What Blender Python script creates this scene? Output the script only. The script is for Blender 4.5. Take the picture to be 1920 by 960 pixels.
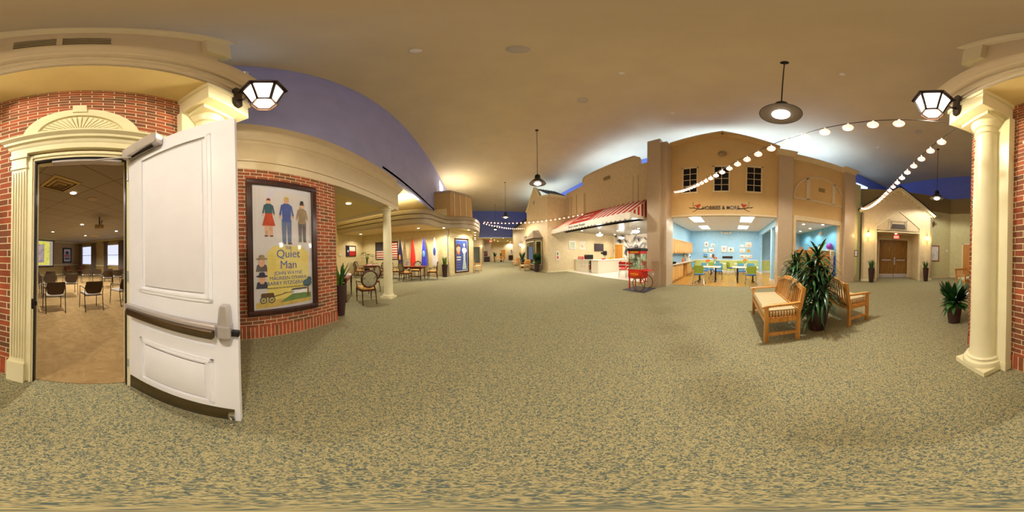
import bpy, bmesh, math, random
from mathutils import Matrix, Vector
R = math.radians
PI = math.pi
random.seed(7)
scene = bpy.context.scene
C = scene.collection
for o in list(bpy.data.objects):
    bpy.data.objects.remove(o)

# ---------------------------------------------------------------- camera, world, exposure
# a full spherical panorama taken from head height; the hall's walls run along X and Y
cam_data = bpy.data.cameras.new('camera')
cam_data.type = 'PANO'
cam_data.panorama_type = 'EQUIRECTANGULAR'
cam_data.latitude_min, cam_data.latitude_max = -PI / 2, PI / 2
cam_data.longitude_min, cam_data.longitude_max = -PI, PI
cam_data.clip_start = 0.02
cam = bpy.data.objects.new('camera', cam_data)
C.objects.link(cam)
cr, cf, cu = (Vector((0.974897, -0.222274, -0.013075)), Vector((0.222054, 0.974896, -0.016405)), Vector((0.016393, 0.013090, 0.999780)))
mw = Matrix.Identity(4)
for i in range(3):
    mw[i][0], mw[i][1], mw[i][2] = cr[i], cu[i], -cf[i]
mw[0][3], mw[1][3], mw[2][3] = 0, 0, 1.4
cam.matrix_world = mw
scene.camera = cam
scene.view_settings.view_transform = 'Standard'
scene.view_settings.look = 'None'
scene.view_settings.gamma = 1
scene.view_settings.use_curve_mapping = False
scene.view_settings.exposure = 0.9
try:
    scene.cycles.max_bounces = 9
    scene.cycles.diffuse_bounces = 5
    scene.cycles.glossy_bounces = 3
    scene.cycles.transmission_bounces = 6
    scene.cycles.sample_clamp_indirect = 4
    scene.cycles.caustics_reflective = False
    scene.cycles.caustics_refractive = False
except Exception:
    pass
world = bpy.data.worlds.new('world')
scene.world = world
world.use_nodes = True
world.node_tree.nodes['Background'].inputs[0].default_value = (0.45, 0.55, 0.8, 1)
world.node_tree.nodes['Background'].inputs[1].default_value = 0.5
PEND_W, COVE_W, DOWN_W, TROFFER, ROOM_W = 360, 74, 36, 14.0, 190
WARM, NEUT, COOL = (1, .84, .60), (1, .93, .82), (.72, .82, 1)

def light(name, kind, loc, power, color=NEUT, size=.1, size_y=None, rot=(0, 0, 0), parent=None, angle=120, blend=.8):
    d = bpy.data.lights.new(name, kind)
    d.energy = power
    d.color = color
    if kind == 'AREA':
        d.size = size
        if size_y:
            d.shape = 'RECTANGLE'
            d.size_y = size_y
    else:
        d.shadow_soft_size = size
    if kind == 'SPOT':
        d.spot_size = R(angle)
        d.spot_blend = blend
    o = bpy.data.objects.new(name, d)
    C.objects.link(o)
    o.location = loc
    o.rotation_euler = rot
    if parent:
        o.parent = parent
    return o

# cove tubes lying behind the shopfront parapets and ledges, shining up at the ceiling
UP = (PI, 0, 0)
light('cove_light', 'AREA', (7.6, .4, 5.9), COVE_W * 1.15, (.55, .72, 1), 1.4, 5.0, UP)
light('cove_light', 'AREA', (7.6, 6.2, 5.6), COVE_W * 1.1, (.55, .72, 1), 1.4, 4.2, UP)
light('cove_light', 'AREA', (7.6, -4.0, 5.7), COVE_W * 1.0, (.52, .70, 1), 1.2, 2.6, UP)
light('cove_light', 'AREA', (6.8, 14.0, 5.6), COVE_W * 1.3, (.6, .76, 1), 1.6, 6.0, UP)
light('cove_light', 'AREA', (-1.4, 13.5, 5.9), COVE_W * .8, WARM, 1.2, 2.5, UP)
light('cove_light', 'AREA', (-5.2, 7.2, 3.85), 60, (1, .93, .75), 5.0, .8, UP)

# ---------------------------------------------------------------- materials
def lin(c):
    return tuple(((v / 255) / 12.92 if v / 255 <= .04045 else ((v / 255 + .055) / 1.055) ** 2.4) for v in c) + (1,)

MATS = {}
def nodes(name):
    m = bpy.data.materials.new(name)
    m.use_nodes = True
    nt = m.node_tree
    return m, nt, nt.nodes['Principled BSDF']

def mat(name, rgb, rough=.6, metal=0, emit=0, var=.06, scale=6, bump=0, bscale=60, spec=.4, alpha=None, trans=0):
    if name in MATS:
        return MATS[name]
    m, nt, b = nodes(name)
    c = lin(rgb)
    b.inputs['Roughness'].default_value = rough
    b.inputs['Metallic'].default_value = metal
    b.inputs['Specular IOR Level'].default_value = spec
    tc = nt.nodes.new('ShaderNodeTexCoord')
    if var and not emit:
        n = nt.nodes.new('ShaderNodeTexNoise')
        n.inputs['Scale'].default_value = scale
        n.inputs['Detail'].default_value = 3
        nt.links.new(tc.outputs['Object'], n.inputs['Vector'])
        r = nt.nodes.new('ShaderNodeValToRGB')
        r.color_ramp.elements[0].position = .3
        r.color_ramp.elements[1].position = .7
        r.color_ramp.elements[0].color = tuple(v * (1 - var) for v in c[:3]) + (1,)
        r.color_ramp.elements[1].color = tuple(min(1, v * (1 + var)) for v in c[:3]) + (1,)
        nt.links.new(n.outputs['Fac'], r.inputs['Fac'])
        nt.links.new(r.outputs['Color'], b.inputs['Base Color'])
    else:
        b.inputs['Base Color'].default_value = c
    if emit:
        b.inputs['Emission Color'].default_value = c
        b.inputs['Emission Strength'].default_value = emit
    if trans:
        b.inputs['Transmission Weight'].default_value = trans
        b.inputs['IOR'].default_value = 1.1
    if bump:
        n2 = nt.nodes.new('ShaderNodeTexNoise')
        n2.inputs['Scale'].default_value = bscale
        nt.links.new(tc.outputs['Object'], n2.inputs['Vector'])
        bp = nt.nodes.new('ShaderNodeBump')
        bp.inputs['Strength'].default_value = bump
        bp.inputs['Distance'].default_value = .01
        nt.links.new(n2.outputs['Fac'], bp.inputs['Height'])
        nt.links.new(bp.outputs['Normal'], b.inputs['Normal'])
    MATS[name] = m
    return m

def wood(name, c1, c2, rough=.4, sc=(2, 30), spec=.4):
    if name in MATS:
        return MATS[name]
    m, nt, b = nodes(name)
    tc = nt.nodes.new('ShaderNodeTexCoord')
    mp = nt.nodes.new('ShaderNodeMapping')
    mp.inputs['Scale'].default_value = (sc[1], sc[1], sc[0])
    n = nt.nodes.new('ShaderNodeTexNoise')
    n.inputs['Scale'].default_value = 1
    n.inputs['Detail'].default_value = 5
    n.inputs['Distortion'].default_value = .6
    r = nt.nodes.new('ShaderNodeValToRGB')
    r.color_ramp.elements[0].position = .35
    r.color_ramp.elements[1].position = .65
    r.color_ramp.elements[0].color = lin(c1)
    r.color_ramp.elements[1].color = lin(c2)
    nt.links.new(tc.outputs['Object'], mp.inputs['Vector'])
    nt.links.new(mp.outputs['Vector'], n.inputs['Vector'])
    nt.links.new(n.outputs['Fac'], r.inputs['Fac'])
    nt.links.new(r.outputs['Color'], b.inputs['Base Color'])
    b.inputs['Roughness'].default_value = rough
    b.inputs['Specular IOR Level'].default_value = spec
    MATS[name] = m
    return m

def bricktex(name, c1, c2, mortar, bw, bh, ms, off=.5, rough=.85, noise=True, bias=0, squash=1, bump=.6, swap=False):
    m, nt, b = nodes(name)
    uv = nt.nodes.new('ShaderNodeUVMap')
    vec = uv.outputs['UV']
    if swap:
        sp = nt.nodes.new('ShaderNodeSeparateXYZ')
        cb = nt.nodes.new('ShaderNodeCombineXYZ')
        nt.links.new(vec, sp.inputs[0])
        nt.links.new(sp.outputs[0], cb.inputs[1])
        nt.links.new(sp.outputs[1], cb.inputs[0])
        vec = cb.outputs[0]
    t = nt.nodes.new('ShaderNodeTexBrick')
    t.offset = off
    t.inputs['Color1'].default_value = lin(c1)
    t.inputs['Color2'].default_value = lin(c2)
    t.inputs['Mortar'].default_value = lin(mortar)
    t.inputs['Scale'].default_value = 1
    t.inputs['Mortar Size'].default_value = ms
    t.inputs['Mortar Smooth'].default_value = .1
    t.inputs['Bias'].default_value = bias
    t.inputs['Brick Width'].default_value = bw
    t.inputs['Row Height'].default_value = bh
    nt.links.new(vec, t.inputs['Vector'])
    out = t.outputs['Color']
    if noise:
        n = nt.nodes.new('ShaderNodeTexNoise')
        n.inputs['Scale'].default_value = 7
        n.inputs['Detail'].default_value = 4
        nt.links.new(vec, n.inputs['Vector'])
        r = nt.nodes.new('ShaderNodeMapRange')
        r.inputs[1].default_value = .3
        r.inputs[2].default_value = .7
        r.inputs[3].default_value = .78
        r.inputs[4].default_value = 1.15
        nt.links.new(n.outputs['Fac'], r.inputs[0])
        mx = nt.nodes.new('ShaderNodeMixRGB')
        mx.blend_type = 'MULTIPLY'
        mx.inputs[0].default_value = 1
        nt.links.new(out, mx.inputs[1])
        nt.links.new(r.outputs[0], mx.inputs[2])
        out = mx.outputs[0]
    nt.links.new(out, b.inputs['Base Color'])
    if bump:
        bp = nt.nodes.new('ShaderNodeBump')
        bp.inputs['Strength'].default_value = bump
        bp.inputs['Distance'].default_value = .006
        bp.invert = True
        nt.links.new(t.outputs['Fac'], bp.inputs['Height'])
        nt.links.new(bp.outputs['Normal'], b.inputs['Normal'])
    b.inputs['Roughness'].default_value = rough
    MATS[name] = m
    return m

def carpet(name, cols, sc=38, fine=260):
    m, nt, b = nodes(name)
    tc = nt.nodes.new('ShaderNodeTexCoord')
    n = nt.nodes.new('ShaderNodeTexNoise')
    n.inputs['Scale'].default_value = sc
    n.inputs['Detail'].default_value = 2
    n.inputs['Distortion'].default_value = 1.6
    nt.links.new(tc.outputs['Object'], n.inputs['Vector'])
    r = nt.nodes.new('ShaderNodeValToRGB')
    cr_ = r.color_ramp
    while len(cr_.elements) < len(cols):
        cr_.elements.new(.5)
    for i, (p, c) in enumerate(cols):
        cr_.elements[i].position = p
        cr_.elements[i].color = lin(c)
    nt.links.new(n.outputs['Fac'], r.inputs['Fac'])
    v = nt.nodes.new('ShaderNodeTexVoronoi')
    v.inputs['Scale'].default_value = fine
    nt.links.new(tc.outputs['Object'], v.inputs['Vector'])
    rr = nt.nodes.new('ShaderNodeMapRange')
    rr.inputs[1].default_value = 0
    rr.inputs[2].default_value = .7
    rr.inputs[3].default_value = 1.15
    rr.inputs[4].default_value = .72
    nt.links.new(v.outputs['Distance'], rr.inputs[0])
    mx = nt.nodes.new('ShaderNodeMixRGB')
    mx.blend_type = 'MULTIPLY'
    mx.inputs[0].default_value = 1
    nt.links.new(r.outputs['Color'], mx.inputs[1])
    nt.links.new(rr.outputs[0], mx.inputs[2])
    nt.links.new(mx.outputs[0], b.inputs['Base Color'])
    bp = nt.nodes.new('ShaderNodeBump')
    bp.inputs['Strength'].default_value = .35
    bp.inputs['Distance'].default_value = .004
    nt.links.new(v.outputs['Distance'], bp.inputs['Height'])
    nt.links.new(bp.outputs['Normal'], b.inputs['Normal'])
    b.inputs['Roughness'].default_value = .95
    b.inputs['Specular IOR Level'].default_value = .1
    MATS[name] = m
    return m

def stripes(name, c1, c2, width, axis=0, rough=.8, space='UV', c3=None):
    m, nt, b = nodes(name)
    if space == 'UV':
        v = nt.nodes.new('ShaderNodeUVMap').outputs['UV']
    else:
        v = nt.nodes.new('ShaderNodeTexCoord').outputs['Object']
    sp = nt.nodes.new('ShaderNodeSeparateXYZ')
    nt.links.new(v, sp.inputs[0])
    mt = nt.nodes.new('ShaderNodeMath')
    mt.operation = 'MULTIPLY'
    mt.inputs[1].default_value = 1 / width
    nt.links.new(sp.outputs[axis], mt.inputs[0])
    fr = nt.nodes.new('ShaderNodeMath')
    fr.operation = 'FRACT'
    nt.links.new(mt.outputs[0], fr.inputs[0])
    r = nt.nodes.new('ShaderNodeValToRGB')
    r.color_ramp.interpolation = 'CONSTANT'
    r.color_ramp.elements[0].color = lin(c1)
    r.color_ramp.elements[1].position = .5
    r.color_ramp.elements[1].color = lin(c2)
    if c3:
        e = r.color_ramp.elements.new(.75)
        e.color = lin(c3)
    nt.links.new(fr.outputs[0], r.inputs['Fac'])
    nt.links.new(r.outputs['Color'], b.inputs['Base Color'])
    b.inputs['Roughness'].default_value = rough
    b.inputs['Specular IOR Level'].default_value = .2
    MATS[name] = m
    return m

def glass(name, rgb=(235, 245, 240), rough=.02, alpha=.12):
    m, nt, b = nodes(name)
    nt.nodes.remove(b)
    out = [n for n in nt.nodes if n.type == 'OUTPUT_MATERIAL'][0]
    t = nt.nodes.new('ShaderNodeBsdfTransparent')
    t.inputs[0].default_value = lin(rgb)
    g = nt.nodes.new('ShaderNodeBsdfGlossy')
    g.inputs['Roughness'].default_value = rough
    mx = nt.nodes.new('ShaderNodeMixShader')
    mx.inputs[0].default_value = alpha
    nt.links.new(t.outputs[0], mx.inputs[1])
    nt.links.new(g.outputs[0], mx.inputs[2])
    nt.links.new(mx.outputs[0], out.inputs['Surface'])
    MATS[name] = m
    return m

def noiseart(name, cols, sc=4, rough=.6, detail=6, emit=0):
    m, nt, b = nodes(name)
    tc = nt.nodes.new('ShaderNodeTexCoord')
    n = nt.nodes.new('ShaderNodeTexNoise')
    n.inputs['Scale'].default_value = sc
    n.inputs['Detail'].default_value = detail
    n.inputs['Distortion'].default_value = .8
    nt.links.new(tc.outputs['Object'], n.inputs['Vector'])
    r = nt.nodes.new('ShaderNodeValToRGB')
    while len(r.color_ramp.elements) < len(cols):
        r.color_ramp.elements.new(.5)
    for i, (p, c) in enumerate(cols):
        r.color_ramp.elements[i].position = p
        r.color_ramp.elements[i].color = lin(c)
    nt.links.new(n.outputs['Fac'], r.inputs['Fac'])
    nt.links.new(r.outputs['Color'], b.inputs['Base Color'])
    if emit:
        nt.links.new(r.outputs['Color'], b.inputs['Emission Color'])
        b.inputs['Emission Strength'].default_value = emit
    b.inputs['Roughness'].default_value = rough
    MATS[name] = m
    return m

M_cream = mat('cream_paint', (212, 194, 154), .55)
M_trim = mat('ivory_trim', (224, 216, 176), .35, var=.03)
M_trim_pink = mat('pale_taupe_trim', (205, 190, 158), .45, var=.03)
M_blue = mat('violet_blue_paint', (160, 166, 218), .6, var=.05, scale=2)
M_bluer = mat('deep_blue_paint', (118, 136, 222), .6, var=.05, scale=2)
M_ceil = mat('tan_ceiling_paint', (212, 198, 162), .8, var=.04, scale=1.2)
M_soffit = mat('khaki_soffit_paint', (222, 202, 142), .7, var=.03)
M_cafe = mat('cafe_wall_paint', (224, 206, 152), .55)
M_gold = mat('golden_tan_paint', (204, 172, 114), .6, var=.04, scale=2)
M_pil = mat('taupe_pilaster_paint', (186, 166, 138), .28, var=.03)
M_shopw = mat('beige_shopfront_paint', (212, 192, 150), .5)
M_sage = mat('sage_paint', (196, 192, 142), .55)
M_olive = mat('dark_olive_paint', (140, 122, 76), .6)
M_tealw = mat('aqua_wall_paint', (164, 210, 238), .5)
M_tealdeep = mat('deep_aqua_wall_paint', (120, 190, 228), .5)
M_green = mat('lime_wainscot_paint', (200, 212, 126), .5)
M_white = mat('white_paint', (232, 230, 222), .4, var=.02)
M_doorw = mat('door_white_enamel', (232, 232, 236), .3, var=.02)
M_roomwall = mat('meeting_room_paint', (176, 160, 124), .6)
M_roomdado = mat('meeting_room_dado_paint', (170, 148, 96), .6)
M_steel = mat('brushed_steel', (190, 184, 182), .32, metal=.5, var=.04, scale=20)
M_chrome = mat('chrome', (215, 215, 215), .15, metal=1, var=0)
M_kick = mat('bronze_kick_plate', (122, 108, 84), .35, metal=1, var=.1, scale=9)
M_black = mat('black_metal', (22, 20, 20), .4, var=.1)
M_dark = mat('dark_bronze_metal', (44, 32, 28), .35, metal=.6, var=.1)
M_pot = mat('dark_brown_pot', (58, 38, 36), .35, var=.08)
M_soil = mat('potting_soil', (120, 112, 96), .9, var=.3, scale=40)
M_leaf = mat('glossy_green_leaf', (46, 92, 34), .35, var=.35, scale=9)
M_leafd = mat('deep_green_leaf', (30, 66, 34), .3, var=.4, scale=7)
M_leafy = mat('yellow_green_leaf', (104, 134, 42), .4, var=.35, scale=12)
M_stem = mat('brown_plant_stem', (106, 84, 52), .8, var=.2, scale=30)
M_teak = wood('honey_teak', (190, 134, 62), (216, 162, 88), .4)
M_mahog = wood('dark_mahogany', (60, 24, 14), (98, 44, 24), .25)
M_frame = wood('espresso_frame_wood', (44, 22, 18), (66, 36, 28), .3)
M_maple = wood('maple_cabinet', (206, 158, 88), (226, 180, 108), .35)
M_oakdoor = wood('oak_door', (186, 124, 48), (202, 140, 60), .4)
M_paneldoor = wood('walnut_panel_door', (98, 66, 24), (140, 100, 44), .35)
M_espresso = wood('espresso_cabinet', (40, 18, 16), (62, 30, 24), .35)
M_brick = bricktex('red_brick', (160, 78, 44), (96, 66, 42), (216, 202, 162), .203, .0677, .0048, bias=-.12)
M_soldier = bricktex('red_brick_soldier', (164, 76, 42), (116, 78, 46), (218, 200, 156), .23, .0677, .0048, off=0, swap=True, bias=-.2)
M_carpet = carpet('mottled_olive_carpet', [(.36, (92, 104, 98)), (.45, (116, 122, 104)), (.52, (172, 160, 116)), (.7, (186, 175, 130))], 66, 250)
M_tan = carpet('tan_carpet', [(.3, (158, 128, 84)), (.7, (178, 148, 100))], 5, 240)
M_tile = bricktex('white_gloss_tile', (236, 230, 216), (228, 222, 208), (206, 198, 182), .6, .6, .004, off=0, rough=.12, noise=False, bump=0)
M_plank = bricktex('honey_plank_floor', (196, 148, 72), (186, 138, 62), (158, 112, 50), 1.2, .13, .002, rough=.22, bump=0)
M_act = bricktex('ceiling_tile', (178, 170, 152), (174, 166, 148), (138, 128, 108), 1.2, .6, .012, off=0, rough=.9, noise=False, bump=0)
M_actw = mat('white_ceiling_tile', (236, 234, 228), .8, var=.02)
M_pressed = bricktex('pressed_metal_ceiling', (150, 146, 136), (142, 138, 128), (112, 108, 100), .6, .6, .01, off=0, rough=.3, noise=False, bump=.5)
M_glass = glass('clear_glass')
M_winglass = glass('dim_window_glass', (200, 205, 190), .03, .3)
M_fabric = mat('green_grey_chair_fabric', (150, 146, 112), .8, var=.35, scale=16)
M_goldseat = mat('gold_vinyl_seat', (206, 158, 86), .4, var=.08)
M_brownfab = mat('brown_chair_fabric', (84, 66, 48), .8, var=.15, scale=20)
M_greyseat = mat('pale_grey_seat', (176, 166, 148), .6)
M_bulb = mat('frosted_bulb_glow', (255, 226, 205), emit=4, var=0)
M_lampglow = mat('lamp_glow', (255, 240, 222), emit=14, var=0)
M_lantglow = mat('lantern_pane_glow', (255, 240, 220), emit=3.0, var=0)
M_downglow = mat('downlight_glow', (255, 244, 214), emit=16, var=0)
M_sconce = mat('amber_sconce_glow', (255, 214, 130), emit=9, var=0)
M_troffer = mat('troffer_glow', (255, 250, 240), emit=TROFFER, var=0)
M_daypane = mat('daylit_blind', (190, 198, 232), emit=.8, var=0)
M_clere = mat('daylit_clerestory', (150, 190, 255), emit=2.2, var=0)
M_exit = mat('exit_sign_glow', (255, 70, 60), emit=1.3, var=0)
M_red = mat('red_enamel', (212, 44, 34), .3, var=.05)
M_redpl = mat('red_plastic', (204, 40, 34), .35, var=.05)

# ---------------------------------------------------------------- mesh builder
class MB:
    def __init__(s, M=None):
        s.v, s.f, s.mi, s.mats, s.cur, s.M = [], [], [], [], 0, M
    def use(s, m):
        if m not in s.mats:
            s.mats.append(m)
        s.cur = s.mats.index(m)
        return s
    def add(s, vs, fs, M=None):
        b = len(s.v)
        for p in vs:
            p = Vector(p)
            if M:
                p = M @ p
            if s.M:
                p = s.M @ p
            s.v.append(p[:])
        for f in fs:
            s.f.append([b + i for i in f])
            s.mi.append(s.cur)
        return s
    def box(s, x0, x1, y0, y1, z0, z1, M=None):
        vs = [(x, y, z) for x in (x0, x1) for y in (y0, y1) for z in (z0, z1)]
        return s.add(vs, [(0, 1, 3, 2), (4, 6, 7, 5), (0, 4, 5, 1), (2, 3, 7, 6), (0, 2, 6, 4), (1, 5, 7, 3)], M)
    def rbox(s, x0, x1, y0, y1, z0, z1, r=.01, M=None):
        # box with chamfered vertical and horizontal edges: three stacked outlines
        def ring(i, z):
            return [(x0 + r + i, y0 + i, z), (x1 - r - i, y0 + i, z), (x1 - i, y0 + r + i, z), (x1 - i, y1 - r - i, z), (x1 - r - i, y1 - i, z), (x0 + r + i, y1 - i, z), (x0 + i, y1 - r - i, z), (x0 + i, y0 + r + i, z)]
        rings = [ring(r * .7, z0), ring(0, z0 + r), ring(0, z1 - r), ring(r * .7, z1)]
        vs = sum(rings, [])
        fs = [tuple(range(7, -1, -1)), tuple(range(24, 32))]
        for k in range(3):
            for i in range(8):
                j = (i + 1) % 8
                fs.append((k * 8 + i, k * 8 + j, k * 8 + 8 + j, k * 8 + 8 + i))
        return s.add(vs, fs, M)
    def prism(s, pts, a, b, plane='xy', M=None):
        def P(p, h):
            return (p[0], p[1], h) if plane == 'xy' else ((p[0], h, p[1]) if plane == 'xz' else (h, p[0], p[1]))
        n = len(pts)
        vs = [P(p, a) for p in pts] + [P(p, b) for p in pts]
        fs = [tuple(range(n - 1, -1, -1)), tuple(range(n, 2 * n))] + [(i, (i + 1) % n, n + (i + 1) % n, n + i) for i in range(n)]
        return s.add(vs, fs, M)
    def rings(s, rs, closed=True, caps=True, M=None):
        n = len(rs[0])
        vs = sum([list(r) for r in rs], [])
        fs = []
        for k in range(len(rs) - 1):
            for i in range(n if closed else n - 1):
                j = (i + 1) % n
                fs.append((k * n + i, k * n + j, (k + 1) * n + j, (k + 1) * n + i))
        if caps and closed:
            fs.append(tuple(range(n - 1, -1, -1)))
            fs.append(tuple(range((len(rs) - 1) * n, len(rs) * n)))
        return s.add(vs, fs, M)
    def lathe(s, prof, c=(0, 0, 0), n=20, M=None, sx=1, sy=1, caps=True):
        rs = [[(c[0] + max(r, 1e-4) * sx * math.cos(2 * PI * i / n), c[1] + max(r, 1e-4) * sy * math.sin(2 * PI * i / n), c[2] + z) for i in range(n)] for r, z in prof]
        return s.rings(rs, caps=caps, M=M)
    def tube(s, pts, r, n=8, closed=False, M=None, flat=1.0):
        pts = [Vector(p) for p in pts]
        m = len(pts)
        rr = r if isinstance(r, (list, tuple)) else [r] * m
        rs = []
        up = Vector((0, 0, 1))
        for i, p in enumerate(pts):
            if closed:
                t = pts[(i + 1) % m] - pts[i - 1]
            else:
                t = pts[min(i + 1, m - 1)] - pts[max(i - 1, 0)]
            t.normalize()
            ref = up if abs(t.dot(up)) < .95 else Vector((1, 0, 0))
            a = t.cross(ref).normalized()
            b = a.cross(t).normalized()
            rs.append([p + a * (rr[i] * math.cos(2 * PI * k / n)) + b * (rr[i] * flat * math.sin(2 * PI * k / n)) for k in range(n)])
        if closed:
            rs.append(rs[0])
        return s.rings(rs, caps=not closed, M=M)
    def rod(s, p0, p1, r, r1=None, n=8, M=None):
        return s.tube([p0, p1], [r, r1 if r1 is not None else r], n, M=M)
    def bar(s, p0, p1, w, h, M=None):
        # rectangular bar; w across (horizontal), h the other way
        p0, p1 = Vector(p0), Vector(p1)
        t = (p1 - p0).normalized()
        ref = Vector((0, 0, 1)) if abs(t.z) < .9 else Vector((1, 0, 0))
        a = t.cross(ref).normalized() * (w / 2)
        b = a.cross(t).normalized() * (h / 2)
        rs = [[p + a + b, p - a + b, p - a - b, p + a - b] for p in (p0, p1)]
        return s.rings(rs, M=M)
    def ell(s, c, r, n=14, m=8, M=None):
        rs = []
        for j in range(m + 1):
            th = -PI / 2 + PI * j / m
            k = max(math.cos(th), 1e-3)
            rs.append([(c[0] + r[0] * k * math.cos(2 * PI * i / n), c[1] + r[1] * k * math.sin(2 * PI * i / n), c[2] + r[2] * math.sin(th)) for i in range(n)])
        return s.rings(rs, M=M)
    def sweep(s, prof, path, closed=False, M=None):
        # prof: (outward offset, z); path in plan, outward = right of travel
        n = len(path)
        P2 = [Vector((p[0], p[1])) for p in path]
        rs = []
        for i in range(n):
            a = P2[i] - P2[i - 1] if (i > 0 or closed) else P2[1] - P2[0]
            b = P2[(i + 1) % n] - P2[i] if (i < n - 1 or closed) else P2[-1] - P2[-2]
            a, b = a.normalized(), b.normalized()
            na, nb = Vector((a.y, -a.x)), Vector((b.y, -b.x))
            nn = (na + nb)
            if nn.length < 1e-5:
                nn = na
            nn.normalize()
            k = 1 / max(.3, nn.dot(na))
            rs.append([(P2[i].x + nn.x * o * k, P2[i].y + nn.y * o * k, z) for o, z in prof])
        if closed:
            rs.append(rs[0])
        return s.rings(rs, caps=not closed, M=M)
    def blade(s, pts, widths, nrm, fold=.15, M=None):
        # a leaf: centre line points, half widths, side direction
        vs, fs = [], []
        m = len(pts)
        side = Vector(nrm).normalized()
        for i, p in enumerate(pts):
            p = Vector(p)
            t = Vector(pts[min(i + 1, m - 1)]) - Vector(pts[max(i - 1, 0)])
            up = side.cross(t)
            if up.length > 0:
                up.normalize()
            w = widths[i]
            vs += [p - side * w + up * (w * fold), p, p + side * w + up * (w * fold)]
        for i in range(m - 1):
            a = i * 3
            fs += [(a, a + 1, a + 4, a + 3), (a + 1, a + 2, a + 5, a + 4)]
        return s.add(vs, fs, M)
    def build(s, name, m=None, parent=None, rotz=0, loc=(0, 0, 0), smooth=True, ang=35):
        me = bpy.data.meshes.new(name)
        me.from_pydata(s.v, [], s.f)
        mats = s.mats if s.mats else [m]
        for q in mats:
            me.materials.append(q)
        if s.mats:
            me.polygons.foreach_set('material_index', s.mi)
        uvl = me.uv_layers.new(name='UVMap')
        data = [0.0] * (len(me.loops) * 2)
        vv = me.vertices
        for p in me.polygons:
            nx, ny, nz = abs(p.normal.x), abs(p.normal.y), abs(p.normal.z)
            if nz >= nx and nz >= ny:
                ax, ay, hx, hy = 1, 0, 0, 1
                for li in p.loop_indices:
                    co = vv[me.loops[li].vertex_index].co
                    data[2 * li], data[2 * li + 1] = co.x, co.y
            else:
                # run along the wall, whatever its heading
                hx, hy = -p.normal.y, p.normal.x
                L = math.hypot(hx, hy) or 1
                hx, hy = hx / L, hy / L
                if abs(hx) >= abs(hy) and hx < 0 or abs(hy) > abs(hx) and hy < 0:
                    hx, hy = -hx, -hy
                for li in p.loop_indices:
                    co = vv[me.loops[li].vertex_index].co
                    data[2 * li], data[2 * li + 1] = co.x * hx + co.y * hy, co.z
        uvl.data.foreach_set('uv', data)
        if smooth:
            me.shade_smooth()
            me.set_sharp_from_angle(angle=R(ang))
        me.update()
        o = bpy.data.objects.new(name, me)
        C.objects.link(o)
        if parent:
            o.parent = parent
        o.rotation_euler = (0, 0, rotz)
        o.location = loc
        return o

def thing(name, label, cat, loc=(0, 0, 0), rotz=0, group=None):
    o = bpy.data.objects.new(name, None)
    C.objects.link(o)
    o.empty_display_size = .1
    o.location = loc
    o.rotation_euler = (0, 0, rotz)
    o['label'] = label
    o['category'] = cat
    if group:
        o['group'] = group
    return o

def tag(o, label, cat, group=None, kind=None):
    o['label'] = label
    o['category'] = cat
    if group:
        o['group'] = group
    if kind:
        o['kind'] = kind
    return o

def struct(name, mb, m=None, rotz=0, loc=(0, 0, 0), label=None, parent=None):
    o = mb.build(name, m, parent, rotz, loc)
    if not parent:
        o['kind'] = 'structure'
        if label:
            o['label'] = label
            o['category'] = 'setting'
    return o

def kids(o):
    return [c for c in bpy.data.objects if c.parent == o]

KIDS = {}
def dup(root, loc, rotz, label=None, group=None):
    def cp(o, par):
        c = o.copy()
        C.objects.link(c)
        if par:
            c.parent = par
        for ch in kids(o):
            cp(ch, c)
        return c
    src = kids(root)
    r = root.copy()
    C.objects.link(r)
    for ch in src:
        cp(ch, r)
    r.location = loc
    r.rotation_euler = (0, 0, rotz)
    if label:
        r['label'] = label
    if group:
        r['group'] = group
    return r

def text(name, body, size, m, parent, loc, extrude=.004, sx=1, offset=0, shear=0, align='CENTER', rz=0):
    # upright lettering in a viewing frame: x right, z up, facing -y
    cu_ = bpy.data.curves.new(name, 'FONT')
    cu_.body = body
    cu_.size = size
    cu_.extrude = extrude
    cu_.offset = offset
    cu_.shear = shear
    cu_.align_x = align
    cu_.align_y = 'CENTER'
    t = bpy.data.objects.new(name, cu_)
    C.objects.link(t)
    dg = bpy.context.evaluated_depsgraph_get()
    me = bpy.data.meshes.new_from_object(t.evaluated_get(dg))
    bpy.data.objects.remove(t)
    o = bpy.data.objects.new(name, me)
    C.objects.link(o)
    me.materials.clear()
    me.materials.append(m)
    o.parent = parent
    o.location = loc
    o.rotation_euler = (PI / 2, 0, rz)
    o.scale = (sx, 1, 1)
    return o
# ================================================================ THE SETTING
V_PORT, V_GABLE, V_DIAG = R(135), R(-135), R(45)   # viewing frames: x right, y into the wall

b = MB(); b.box(-12, 13, -13, 34, -.12, 0)
struct('floor', b, M_carpet, label='mottled olive and teal patterned carpet across the hall')
b = MB(); b.prism([(0, -11.9), (0, -2.065), (-1.665, -.4), (-10, -.4), (-10, -11.9)], .001, .006)
struct('floor', b, M_tan, label='plain tan carpet of the meeting room beyond the open door')
b = MB(); b.box(6.5, 11.8, 3.2, 10.4, .001, .008)
struct('floor', b, M_tile, label='glossy white tile floor of the sweet shop')
b = MB(); b.box(6.72, 11.75, -5.2, 3.05, .001, .008)
struct('floor', b, M_plank, label='honey wood plank floor of the hobby room')
b = MB(); b.box(-2.75, 8.75, -12, 24.4, 7.9, 8.0)
struct('ceiling', b, M_ceil, label='high flat tan ceiling over the whole hall')

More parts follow.
